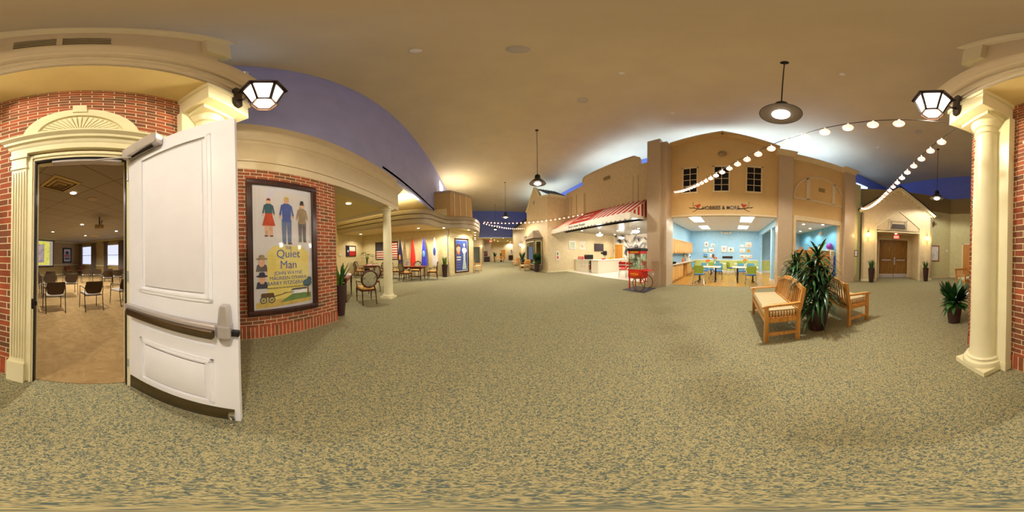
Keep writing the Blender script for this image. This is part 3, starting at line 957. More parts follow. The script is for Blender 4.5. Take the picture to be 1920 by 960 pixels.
# --- gabled double door front (frame: x right, y into the wall)
gy = 8.91
b = MB()
b.prism([(.1, 0), (.89, 0), (.89, 2.78), (3.42, 2.78), (3.42, 0), (4.23, 0), (4.23, 4.03), (2.165, 5.5), (.1, 4.03)], gy, gy + .15, 'xz')
b.box(.89, .95, gy, 10.4, 0, 2.85); b.box(3.36, 3.42, gy, 10.4, 0, 2.85); b.box(.89, 3.42, gy, 10.45, 2.78, 2.88)
b.box(4.1, 4.23, gy, 9.7, 0, 4.0); b.box(.1, .22, gy, 9.7, 0, 4.0)
o = struct('wall_gable', b, M_cream, V_GABLE, label='cream gabled front round the walnut double doors')
b = MB()
for sx_ in (-1, 1):
    b.bar((2.165, gy - .06, 5.42), (2.165 + sx_ * 2.2, gy - .06, 3.86), .14, .16)
    b.bar((2.165, gy - .02, 4.02), (2.165 + sx_ * 1.27, gy - .02, 3.06), .05, .06)
    b.bar((2.165 + sx_ * 1.27, gy - .02, 3.08), (2.165 + sx_ * 1.27, gy - .02, 0), .04, .05)
b.box(.89, 3.42, gy - .03, gy, 2.74, 2.8)
for x0, x1 in ((.18, .42), (.5, .8), (3.52, 3.78), (3.86, 4.14)):
    for xx in (x0, x1):
        b.box(xx - .01, xx + .01, gy - .015, gy, .2, 2.6)
b.box(.1, .89, gy - .02, gy, 0, .14); b.box(3.42, 4.23, gy - .02, gy, 0, .14)
for k in range(9):
    t = .12 + k * .105
    for sx_ in (-1, 1):
        b.ell((2.165 + sx_ * 2.05 * t, gy - .03, 5.24 - 1.44 * t), (.07, .02, .05), 8, 4)
b.build('gable_trim', M_trim, o)
b = MB()
for sx_ in (-1, 1):
    b.bar((2.165, gy + .1, 5.56), (2.165 + sx_ * 2.28, gy + .1, 3.94), .5, .05)
b.build('gable_roof_edge', M_black, o)
b = MB(); b.use(M_cream); b.box(.95, 1.2, 10.4, 10.5, 0, 2.85); b.box(3.18, 3.42, 10.4, 10.5, 0, 2.85); b.box(1.2, 3.18, 10.4, 10.5, 2.5, 2.85)
b.use(M_trim); b.box(1.2, 1.26, 10.36, 10.42, 0, 2.5); b.box(3.125, 3.18, 10.36, 10.42, 0, 2.5); b.box(1.2, 3.18, 10.36, 10.42, 2.46, 2.52)
struct('wall_vestibule', b, None, V_GABLE, label='recessed cream wall round the walnut double doors')
b = MB(); b.use(M_sage); b.box(4.23, 6.0, 9.69, 9.84, 0, 4.5); b.box(-2.0, .1, 9.69, 9.84, 0, 4.5)
b.use(M_olive); b.box(-2.0, 6.0, 9.69, 9.84, 4.5, 5.62); b.use(M_cream); b.box(4.23, 6.0, 9.67, 9.69, 0, .12); b.box(-2.0, .1, 9.67, 9.69, 0, .12)
struct('wall_sage', b, None, V_GABLE, label='sage green diagonal wall with a dark olive top')
b = MB(); b.use(M_sage); b.box(1.75, 2.66, -11.25, -11.1, 0, 4.5); b.box(-.1, .75, -11.25, -11.1, 0, 4.5); b.box(.75, 1.75, -11.25, -11.1, 2.3, 4.5)
b.use(M_olive); b.box(-.1, 2.66, -11.25, -11.1, 4.5, 5.65); b.use(M_cream); b.box(1.75, 2.66, -11.1, -11.08, 0, .12)
struct('wall_sage', b, None, label='sage green wall beside the single oak door')
b = MB(); b.box(6.5, 6.85, -6.5, -5.95, 0, 5.6); struct('wall_notice', b, M_sage, label='narrow sage wall strip with a small framed notice')
# ceiling devices
for x, y, r, lab in ((-.65, 2.04, .09, 'small pale smoke detector nearest overhead'), (2.96, 3.78, .16, 'grey round speaker grille nearest the beige parapet'), (.64, 2.07, .16, 'pale round speaker in the ceiling above the hall centre'),
                     (2.57, 2.05, .07, 'tiny sprinkler cap between two ceiling speakers'), (2.58, -1.92, .07, 'tiny ceiling cap right of the largest pendant'), (-.67, 6.19, .05, 'tiny sprinkler head near the blue wall'),
                     (5.25, 2.03, .07, 'tiny ceiling cap above the hobby gable'), (2.89, -6.09, .16, 'faint round speaker grille near the gabled front'), (5.24, -6.37, .07, 'tiny ceiling cap near the end pilaster')):
    b = MB(); b.lathe([(.001, -.03), (r * .8, -.03), (r, -.015), (r, 0), (.001, 0)], (0, 0, 0), 20)
    o = b.build('ceiling_speaker' if r > .1 else 'smoke_detector', M_white if r < .15 else mat('grey_speaker_grille', (190, 184, 170), .6), None, 0, (x, y, 7.9))
    tag(o, lab, 'speaker' if r > .1 else 'detector')
# ================================================================ THINGS NEAR THE CAMERA
# --- open white door leaf (local x from hinge to latch, y away from the viewer)
t = thing('white_door', 'open white panelled door with a steel push bar', 'door', (-1.21, -.75, 0), R(69.1))
def framed_panels(mb, x0, x1, z0, z1, panels, y0, y1, rec=.012):
    # slab with raised mouldings round each panel
    mb.box(x0, x1, y0, y1, z0, z1)
    for (a, b_, c, d) in panels:
        for k, (w, h) in enumerate(((.022, .010), (.012, .016))):
            i = k * .022
            mb.box(a + i, b_ - i, y0 - h, y0, d - i - w, d - i); mb.box(a + i, b_ - i, y0 - h, y0, c + i, c + i + w)
            mb.box(a + i, a + i + w, y0 - h, y0, c + i, d - i); mb.box(b_ - i - w, b_ - i, y0 - h, y0, c + i, d - i)
        mb.rbox(a + .055, b_ - .055, y0 - .007, y0 + .002, c + .055, d - .055, .005)
b = MB(); framed_panels(b, 0, .905, .012, 2.44, [(.15, .76, 1.14, 2.31), (.15, .76, .25, .73)], 0, .044)
b.box(.15, .76, -.008, 0, .82, .835); b.box(.15, .76, -.012, 0, .835, .845)
b.build('door_panel', M_doorw, t)
b = MB(); b.rbox(.015, .875, -.003, 0, .02, .20, .002); b.build('kick_plate', M_kick, t)
b = MB(); b.rbox(.0, .80, -.055, -.005, .945, 1.015, .008); g = b.build('push_bar', M_steel, t)
b = MB(); b.rbox(.06, .79, -.085, -.05, .935, .99, .006); b.build('bar_pad', mat('dull_bronze_bar', (120, 106, 92), .3, metal=1), g)
b = MB()
b.rings([[(x, y, z) for x, y in ((.80, 0), (.80, -.06), (.815, -.075), (.865, -.075), (.88, -.06), (.88, 0))] for z in (.95, 1.02)])
b.rings([[(.84 + sx_ * s1, y, z) for sx_, y in ((-1, 0), (-1, -.05), (-.6, -.062), (.6, -.062), (1, -.05), (1, 0))] for z, s1 in ((1.02, .036), (1.12, .028), (1.14, .02))])
b.rings([[(.84 + sx_ * s1, y, z) for sx_, y in ((-1, 0), (-1, -.03), (-.6, -.035), (.6, -.035), (1, -.03), (1, 0))] for z, s1 in ((.885, .022), (.9, .032), (.95, .036))])
g = b.build('latch_housing', M_steel, t)
b = MB(); b.rbox(.872, .92, -.045, -.015, .955, .99, .003); b.build('latch_bolt', M_black, g)
b = MB(); b.rbox(.01, .40, -.085, 0, 2.36, 2.475, .01); g = b.build('door_closer', M_steel, t)
b = MB(); b.rod((.06, -.04, 2.365), (.34, -.05, 2.345), .012); b.build('closer_spindle', M_dark, g)
Lf = Matrix.Translation((-1.21, -.75, 0)) @ Matrix.Rotation(R(69.1), 4, 'Z')
Pf = Matrix.Rotation(V_PORT, 4, 'Z')
p0, p1 = Lf @ Vector((.1, -.05, 2.35)), Pf @ Vector((.03, 1.40, 2.375))
inv = Lf.inverted()
b = MB(); b.tube([inv @ p0, inv @ p1], .009, 8); b.build('closer_arm', M_steel, t)
b = MB(); b.rbox(.84, .875, -.02, -.002, .06, .14, .003); b.tube([(.857, -.025, .1), (.862, -.04, .08), (.866, -.045, .015)], .008, 8); b.ell((.866, -.045, .013), (.015, .015, .012), 10, 5)
b.build('door_stop', M_chrome, t)
b = MB()
for z in (.3, 1.2, 2.15):
    b.rod((-.012, -.004, z), (-.012, -.004, z + .1), .008)
b.build('hinge', M_steel, t)

# --- carriage lanterns on the portico
def lantern(name, x, label):
    t = thing(name, label, 'wall lantern', (0, 0, 0), V_PORT, 'carriage lanterns')
    b = MB(); b.prism([(x - .055, 3.56), (x - .03, 3.5), (x + .03, 3.5), (x + .055, 3.56), (x + .055, 4.0), (x + .03, 4.06), (x - .03, 4.06), (x - .055, 4.0)], .93, .97, 'xz'); b.build('back_plate', M_dark, t)
    b = MB(); b.tube([(x, .94, 3.68), (x, .88, 3.64), (x, .82, 3.68), (x, .80, 3.78), (x, .76, 3.86), (x, .72, 3.88)], .016, 8); b.tube([(x, .93, 3.9), (x, .85, 3.96), (x, .78, 3.95), (x, .74, 3.92)], .012, 8); b.tube([(x, .84, 3.72), (x, .86, 3.76), (x, .84, 3.8), (x, .82, 3.77)], .008, 6)
    b.build('scroll_arm', M_dark, t)
    c = (x, .66)
    def hexr(r, z, n=6, off=0):
        return [(c[0] + r * math.cos(2 * PI * (i + off) / n), c[1] + r * math.sin(2 * PI * (i + off) / n), z) for i in range(n)]
    rt, rb, zt, zb = .185, .105, 3.72, 3.36
    b = MB()
    b.rings([hexr(rt + .035, zt), hexr(rt + .035, zt + .02), hexr(.06, zt + .13), hexr(.03, zt + .16)])
    b.build('cap', M_dark, t)
    b = MB()
    b.lathe([(.001, 0), (.03, .01), (.018, .03), (.03, .045), (.001, .07)], (c[0], c[1], zt + .15), 10); b.tube([(c[0] + .03 * math.cos(a), c[1], zt + .25 + .03 * math.sin(a)) for a in [2 * PI * k / 10 for k in range(10)]], .007, 6, True)
    b.build('finial', M_dark, t)
    fr = MB()
    tr, br = hexr(rt, zt), hexr(rb, zb)
    for i in range(6):
        fr.bar(tr[i], br[i], .02, .02)
        for q, z in ((tr, zt - .008), (br, zb)):
            fr.bar((q[i][0], q[i][1], z), (q[(i + 1) % 6][0], q[(i + 1) % 6][1], z), .02, .022)
    b2 = hexr(rb + .015, zb - .03)
    for i in range(6):
        fr.bar(b2[i], b2[(i + 1) % 6], .012, .02); fr.bar(br[i], b2[i], .01, .01)
    g = fr.build('lantern_frame', M_dark, t)
    b = MB()
    for i in range(6):
        j = (i + 1) % 6
        k = .985
        q = [Vector(v) for v in (tr[i], tr[j], br[j], br[i])]
        q = [Vector((c[0] + (v.x - c[0]) * k, c[1] + (v.y - c[1]) * k, v.z)) for v in q]
        q2 = [Vector((c[0] + (v.x - c[0]) * .95, c[1] + (v.y - c[1]) * .95, v.z)) for v in q]
        b.add(q + q2, [(0, 1, 2, 3), (7, 6, 5, 4), (0, 4, 5, 1), (2, 6, 7, 3)])
    b.rings([hexr(rb * .95, zb), hexr(rb * .95, zb + .005)])
    b.build('glass_pane', M_lantglow, t)
    w = Pf @ Vector((c[0], c[1], 3.25))
    light('lantern_light', 'POINT', (c[0], c[1], 3.26), 16, (1, .82, .55), .06, parent=t)
lantern('wall_lantern', -1.47, 'hexagonal carriage lantern beside the tall round column')
lantern('wall_lantern', 1.24, 'hexagonal carriage lantern above the open white door')

# --- pendants
M_reflect = mat('pendant_shade_inside', (104, 96, 86), .45, metal=.3, var=.02)
def pendant(label):
    t = thing('pendant_lamp', label, 'pendant lamp', (0, 0, 0), 0, 'pendant lamps in the hall')
    b = MB(); b.lathe([(.001, 0), (.075, 0), (.075, -.02), (.02, -.05), (.001, -.05)], (0, 0, 7.9), 18); b.build('ceiling_canopy', M_black, t)
    b = MB(); b.rod((0, 0, 7.86), (0, 0, 5.0), .012); b.build('stem', M_black, t)
    b = MB(); b.lathe([(.001, .5), (.03, .5), (.05, .46), (.11, .42), (.125, .34), (.125, .26), (.14, .22), (.2, .17), (.27, .1), (.34, .02), (.36, -.005), (.35, -.01), (.26, .08), (.19, .15), (.12, .2), (.001, .2)], (0, 0, 4.55), 32); b.build('shade', M_black, t)
    b = MB(); b.lathe([(.352, -.008), (.262, .075), (.19, .14), (.12, .18), (.001, .18), (.001, .175), (.12, .175), (.19, .135), (.255, .07), (.345, -.01)], (0, 0, 4.55), 32); b.build('reflector', M_reflect, t)
    b = MB(); b.lathe([(.001, -.07), (.09, -.06), (.15, -.02), (.165, .04), (.14, .1), (.001, .11)], (0, 0, 4.55), 24); b.build('lamp_globe', M_lampglow, t)
    light('pendant_light', 'SPOT', (0, 0, 4.46), PEND_W, NEUT, .14, parent=t, angle=168, blend=.25)
    return t
pl = pendant('large warehouse pendant hanging between camera and hobby sign')
pl.location = (2.61, -.76, 0)
for y, lab in ((6.42, 'bright warehouse pendant in front of the bay window gable'), (13.72, 'black warehouse pendant over the string lights down the corridor'), (20.9, 'smallest and farthest warehouse pendant down the corridor'), (-7.92, 'black warehouse pendant to the side of the gabled double doors')):
    pd = dup(pl, (2.61, y, 0), 0, lab)
    if y < 0:
        for ch in kids(pd):
            if ch.type == 'LIGHT':
                ch.data = ch.data.copy(); ch.data.energy *= .55

# --- strings of lights
M_shadeg = mat('ribbed_lamp_glass', (255, 190, 170), emit=.75, var=0)
def string_lights(p, q, z0, a, c, step, label, s0=.1, big=True):
    t = thing('string_lights', label, 'string lights', (p[0], p[1], 0), 0)
    dx, dy = q[0] - p[0], q[1] - p[1]
    L = math.hypot(dx, dy)
    ux, uy = dx / L, dy / L
    z = lambda s: z0 + a * s + c * s * s
    b = MB(); b.tube([(ux * s, uy * s, z(s) + .05) for s in [L * k / 40 for k in range(41)]], .006, 6); b.build('cable', M_black, t)
    mb = None
    n = int((L - s0) / step)
    proto = []
    for k in range(n):
        s = s0 + k * step
        if not proto:
            b1 = MB(); b1.rod((0, 0, .05), (0, 0, .0), .012); b1.lathe([(.001, .0), (.03, -.005), (.045, -.02), (.012, -.028), (.001, -.028)], (0, 0, 0), 12); o1 = b1.build('socket', M_white, t)
            b2 = MB(); b2.lathe([(.02, -.005), (.05, -.015), (.062, -.035), (.058, -.05), (.03, -.062), (.02, -.06), (.045, -.045), (.05, -.035), (.02, -.012)], (0, 0, 0), 14); o2 = b2.build('lamp_glass', M_shadeg, t)
            b3 = MB(); b3.ell((0, 0, -.05), (.026, .026, .032), 10, 6); o3 = b3.build('bulb', M_bulb, t)
            proto = [o1, o2, o3]
            cur = proto
        else:
            cur = [o.copy() for o in proto]
            for o in cur:
                C.objects.link(o)
                o.parent = t
        for o in cur:
            o.location = (ux * s, uy * s, z(s))
    for f in (.2, .5, .8):
        s = L * f
        light('string_light', 'POINT', (ux * s, uy * s, z(s) - .15), 14, (1, .74, .5), .25, parent=t)
string_lights((6.62, 2.43), (.47, -1.66), 4.2, -.38, .0336, .262, 'string of round lights from the hobby gable to the lantern', .08)
string_lights((6.3, -6.33), (.4, -1.83), 4.12, -.36, .0326, .262, 'string of round lights from the far pilaster to the round column', .08)
string_lights((6.45, 8.2), (.35, 12.6), 3.95, -.235, .0313, .29, 'longer string of lights from the striped awning to the wavy band', .1)
string_lights((4.92, 15.7), (.35, 12.55), 3.97, -.2, .034, .28, 'lower string of lights from the bay window front to the wavy band', .1)

# --- framed pictures and posters (frame: x right, y into wall, z up; origin at centre on the wall)
def picture(name, label, cat, loc, rotz, w, h, fm, fw=.05, dep=.03, mount=None, mw_=0, art=None, group=None):
    t = thing(name, label, cat, loc, rotz, group)
    b = MB()
    if fw > 0:
        b.rbox(-w / 2, w / 2, -dep, -.002, h / 2 - fw, h / 2, .004); b.rbox(-w / 2, w / 2, -dep, -.002, -h / 2, -h / 2 + fw, .004)
        b.rbox(-w / 2, -w / 2 + fw, -dep, -.002, -h / 2 + fw * .9, h / 2 - fw * .9, .004); b.rbox(w / 2 - fw, w / 2, -dep, -.002, -h / 2 + fw * .9, h / 2 - fw * .9, .004)
        b.build('frame', fm, t)
    x, z = w / 2 - fw, h / 2 - fw
    if mount:
        b = MB(); b.box(-x, x, -.012, -.002, -z, z); b.build('mount', mount, t)
        x, z = x - mw_, z - mw_
    if art:
        b = MB(); b.box(-x, x, -.016 if mount else -.012, -.004, -z, z); b.build('artwork', art, t)
    return t
def flat(mb, pts, y=-.018, d=.003):
    mb.prism(pts, y, y - d, 'xz')
def oval(cx, cz, rx, rz, n=16, a0=0):
    return [(cx + rx * math.cos(2 * PI * i / n + a0), cz + rz * math.sin(2 * PI * i / n + a0)) for i in range(n)]
M_paper = mat('poster_paper', (214, 210, 208), .25, var=.02)
M_pyel = mat('poster_yellow', (226, 208, 112), .3, var=.05)
inks = {k: mat('ink_' + k, v, .35, var=.15, scale=14) for k, v in dict(blue=(66, 90, 162), navy=(38, 44, 70), red=(196, 72, 40), skin=(222, 172, 136), tan=(150, 128, 92), brown=(96, 62, 36), jeans=(96, 116, 150), green=(104, 136, 74), grey=(90, 88, 88), cream=(236, 228, 204), ochre=(206, 176, 90), auburn=(142, 52, 30), white=(240, 240, 238), purple=(120, 104, 160), orange=(232, 122, 40), pink=(220, 84, 112), sky=(96, 160, 214), black=(30, 28, 30), silver=(196, 212, 208), dteal=(52, 92, 104)).items()}
t = picture('film_poster', 'large framed film poster on the brick wall with a yellow title panel', 'poster', (-2.55, 1.07, 1.6), R(90), 1.28, 2.32, M_frame, .095, .06, M_paper, .02)
p = MB(); p.use(M_pyel)
def rp(x0, x1, z0, z1, r):
    return [(x0 + r, z0), (x1 - r, z0), (x1, z0 + r), (x1, z1 - r), (x1 - r, z1), (x0 + r, z1), (x0, z1 - r), (x0, z0 + r)]
flat(p, rp(-.31, .46, -.98, 0, .12)); p.build('title_panel', M_pyel, t)
# three plain painted figures standing apart, generic stand-ins
def painted(mb, cx, top, h, hair, coat, legs, arms=None, hat=None, skirt=None):
    s_ = h / 8
    for side in (-1, 1):
        mb.use(inks[legs]); flat(mb, [(cx + side * .02 * h, top - h), (cx + side * .10 * h, top - h), (cx + side * .11 * h, top - h * .5), (cx, top - h * .5)], -.017)
        mb.use(inks['brown']); flat(mb, oval(cx + side * .07 * h, top - h, .05 * h, .018 * h), -.0175)
    mb.use(inks[coat]); flat(mb, [(cx - .085 * h, top - h * .56), (cx + .085 * h, top - h * .56), (cx + .11 * h, top - h * .2), (cx + .05 * h, top - h * .155), (cx - .05 * h, top - h * .155), (cx - .11 * h, top - h * .2)], -.019)
    for side in (-1, 1):
        flat(mb, [(cx + side * .09 * h, top - h * .185), (cx + side * .12 * h, top - h * .2), (cx + side * .165 * h, top - h * .42), (cx + side * .125 * h, top - h * .43)], -.0195)
        mb.use(inks['skin']); flat(mb, oval(cx + side * .145 * h, top - h * .45, .022 * h, .03 * h, 10), -.0195); mb.use(inks[coat])
    if skirt:
        mb.use(inks[skirt]); flat(mb, [(cx - .17 * h, top - h * .74), (cx + .17 * h, top - h * .74), (cx + .08 * h, top - h * .42), (cx - .08 * h, top - h * .42)], -.020)
    mb.use(inks['skin']); flat(mb, oval(cx, top - h * .085, .055 * h, .072 * h), -.0205); flat(mb, [(cx - .02 * h, top - h * .16), (cx + .02 * h, top - h * .16), (cx + .02 * h, top - h * .11), (cx - .02 * h, top - h * .11)], -.0195)
    mb.use(inks[hair]); flat(mb, [(cx - .055 * h, top - .07 * h), (cx + .055 * h, top - .07 * h), (cx + .045 * h, top - .02 * h), (cx, top - .0), (cx - .045 * h, top - .02 * h)], -.021)
    if hat:
        mb.use(inks[hat]); flat(mb, [(cx - .08 * h, top - .045 * h), (cx + .08 * h, top - .045 * h), (cx + .045 * h, top - .03 * h), (cx + .04 * h, top + .05 * h), (cx - .04 * h, top + .05 * h), (cx - .045 * h, top - .03 * h)], -.0215)
p = MB()
painted(p, -.27, .82, .66, 'auburn', 'dteal', 'skin', skirt='red')
painted(p, .05, .88, .84, 'ochre', 'blue', 'jeans')
painted(p, .35, .80, .72, 'brown', 'tan', 'grey', hat='black')
for z, hat, col in ((-.27, 'tan', 'grey'), (-.55, 'navy', 'navy')):
    p.use(inks[col]); flat(p, [(-.5, z - .15), (-.3, z - .15), (-.32, z - .05), (-.4, z), (-.48, z - .05)], -.017)
    p.use(inks['skin']); flat(p, oval(-.4, z, .055, .075), -.019)
    p.use(inks[hat]); flat(p, oval(-.4, z + .055, .1, .02), -.021); flat(p, rp(-.45, -.35, z + .05, z + .12, .02), -.0215)
p.build('printed_image', None, t)
p = MB(); p.use(inks['ochre']); flat(p, [(-.5, -1.04), (.5, -1.0), (.5, -.9), (.1, -.88), (-.5, -.94)], -.0185)
p.use(inks['green']); flat(p, [(-.1, -.96), (.5, -.93), (.5, -.84), (.15, -.82)], -.019)
p.use(inks['white']); flat(p, [(.12, -.83), (.42, -.83), (.42, -.76), (.12, -.77)], -.0195)
p.use(inks['grey']); flat(p, [(.1, -.77), (.44, -.765), (.4, -.73), (.14, -.735)], -.02)
p.use(inks['brown']); flat(p, [(.43, -.9), (.46, -.9), (.455, -.72), (.435, -.72)], -.02); p.use(inks['dteal']); flat(p, oval(.43, -.66, .09, .07), -.0205); flat(p, oval(.47, -.6, .05, .05), -.0207)
# a plain farm cart on two wheels
p.use(inks['brown']); flat(p, rp(-.42, -.2, -.86, -.78, .02), -.0195); flat(p, [(-.22, -.84), (.02, -.8), (.02, -.81), (-.22, -.86)], -.0195)
for cx in (-.38, -.24):
    p.use(inks['navy']); flat(p, oval(cx, -.9, .06, .06, 20), -.02); p.use(M_pyel); flat(p, oval(cx, -.9, .045, .045, 20), -.0205)
    p.use(inks['navy'])
    for k in range(4):
        a = PI * k / 4
        flat(p, [(cx + .05 * math.cos(a) - .003 * math.sin(a), -.9 + .05 * math.sin(a) + .003 * math.cos(a)), (cx - .05 * math.cos(a) - .003 * math.sin(a), -.9 - .05 * math.sin(a) + .003 * math.cos(a)), (cx - .05 * math.cos(a) + .003 * math.sin(a), -.9 - .05 * math.sin(a) - .003 * math.cos(a)), (cx + .05 * math.cos(a) + .003 * math.sin(a), -.9 + .05 * math.sin(a) - .003 * math.cos(a))], -.0235)
p.build('painted_landscape', None, t)
for body, z, sz, sx_, m_ in (('THE', -.04, .075, .9, 'blue'), ('Quiet', -.14, .19, .98, 'blue'), ('Man', -.325, .19, .98, 'blue'), ('JOHN WAYNE', -.46, .085, .95, 'blue'), ('MAUREEN O\'HARA', -.545, .085, .95, 'blue'), ('BARRY FITZGERALD', -.63, .09, .95, 'blue'), ('WARD BOND VICTOR McLAGLEN MILDRED NATWICK', -.705, .035, .9, 'navy'), ('JOHN FORD', -.80, .035, 1, 'navy')):
    text('lettering', body, sz, inks[m_], t, (.07, -.024, z), .001, sx_, offset=0)
b = MB(); b.box(-.55, .55, -.029, -.027, -1.07, 1.07); b.build('glazing', glass('poster_glazing', (252, 252, 252), .03, .05), t)

t = picture('film_poster', 'blue framed film poster on the cream diagonal wall beside the corridor', 'poster', (-.93 + .004, 10.98 - .004, 1.31), V_DIAG, 1.22, 2.3, M_frame, .08, .05, M_paper, .03)
p = MB(); p.use(inks['blue']); flat(p, [(-.49, -1.0), (.49, -1.0), (.49, 1.0), (-.49, 1.0)], -.014)
p.use(inks['skin']); flat(p, oval(-.3, .45, .17, .26), -.018); p.use(inks['brown']); flat(p, [(-.47, .5), (-.46, .72), (-.3, .76), (-.14, .7), (-.13, .55), (-.3, .62)], -.02)
p.use(inks['orange']); flat(p, [(-.47, .2), (-.13, .2), (-.25, .02)], -.019)
p.use(inks['silver']); flat(p, [(.02, -.95), (.42, -.95), (.3, -.3), (.32, .3), (.12, .3), (.12, -.3)], -.018); p.use(inks['white']); flat(p, [(.0, .35), (.08, .52), (.34, .52), (.44, .3), (.3, .15), (.1, .15)], -.019)
p.use(inks['cream']); flat(p, oval(.21, .68, .075, .11), -.02); p.use(inks['ochre']); flat(p, oval(.21, .75, .09, .08), -.0195)
for k in range(5):
    p.use(inks['cream'] if k < 2 else inks['purple']); flat(p, rp(-.44, -.08 - .03 * (k % 2), -.15 - k * .17, -.07 - k * .17, .01), -.018)
p.build('printed_image', None, t)

# --- slatted teak benches with striped cushions
M_stripe = stripes('striped_cushion_fabric', (226, 208, 164), (104, 62, 44), .045, 0, c3=(204, 172, 104))
M_cush = stripes('pale_striped_cushion_top', (206, 190, 152), (178, 158, 116), .09, 0, space='OBJ')
def bench(label, w=1.32):
    # local x along the bench, y = back side positive, seated person faces -y
    t = thing('garden_bench', label, 'bench', (0, 0, 0), 0, 'teak benches round the big plants')
    for sx_ in (-1, 1):
        b = MB(); b.rbox(sx_ * (w / 2) - .03, sx_ * (w / 2) + .03, -.28, -.22, 0, .60, .005); b.build('leg', M_teak, t)
        b = MB(); b.rings([[(sx_ * (w / 2) + dx, yy + dy, zz) for dx, dy in ((-.028, -.03), (.028, -.03), (.028, .03), (-.028, .03))] for yy, zz in ((.24, 0), (.24, .42), (.29, .66), (.33, .88))]); b.build('leg', M_teak, t)
        b = MB(); b.rings([[(sx_ * (w / 2) + dx, yy, zz + dz) for dx, dz in ((-.035, -.015), (.035, -.015), (.035, .015), (-.035, .015))] for yy, zz in ((-.32, .605), (-.28, .618), (-.1, .63), (.1, .635), (.28, .645))]); b.build('armrest', M_teak, t)
        b = MB(); b.box(sx_ * (w / 2) - .018, sx_ * (w / 2) + .018, -.23, .22, .12, .165); b.box(sx_ * (w / 2) - .02, sx_ * (w / 2) + .02, -.23, .22, .35, .41); b.build('side_rail', M_teak, t)
    b = MB(); b.box(-w / 2, w / 2, -.275, -.245, .34, .41); b.box(-w / 2, w / 2, .215, .245, .34, .41)
    for k in range(7):
        b.box(-w / 2, w / 2, -.235 + k * .065, -.185 + k * .065, .40, .42)
    b.build('seat', M_teak, t)
    b = MB()
    n = 16
    top = []
    for i in range(n + 1):
        x = -w / 2 + w * i / n
        zc = .86 + .12 * (1 - (2 * i / n - 1) ** 2)
        top.append([(x, .325, zc), (x, .36, zc), (x, .355, zc - .07), (x, .318, zc - .07)])
    b.rings(top)
    b.rings([[(x, .245, .47), (x, .28, .47), (x, .285, .53), (x, .25, .53)] for x in (-w / 2, w / 2)])
    ns = 17
    for k in range(ns):
        x = -w / 2 + w * (k + 1) / (ns + 1)
        zc = .82 + .12 * (1 - (2 * x / w) ** 2)
        b.rings([[(x + dx, yy + dy, zz) for dx, dy in ((-.016, -.007), (.016, -.007), (.016, .007), (-.016, .007))] for yy, zz in ((.268, .5), (.30, .6), (.315, .72), (.34, zc))])
    b.build('backrest', M_teak, t)
    b = MB(); b.use(M_stripe); b.rbox(-w / 2 + .04, w / 2 - .04, -.27, .235, .42, .525, .025); b.use(M_cush); b.rbox(-w / 2 + .05, w / 2 - .05, -.258, .225, .515, .535, .008); b.build('cushion', None, t)
    return t
# the front bench looks towards +y of the hall, the rear one the other way
b1 = bench('teak slatted bench with striped cushion, nearest to the camera side of the plants')
b1.location, b1.rotation_euler = (2.93, -.76, 0), (0, 0, PI)
dup(b1, (2.93, -2.27, 0), 0, 'teak slatted bench with striped cushion, back turned behind the big dracaena')
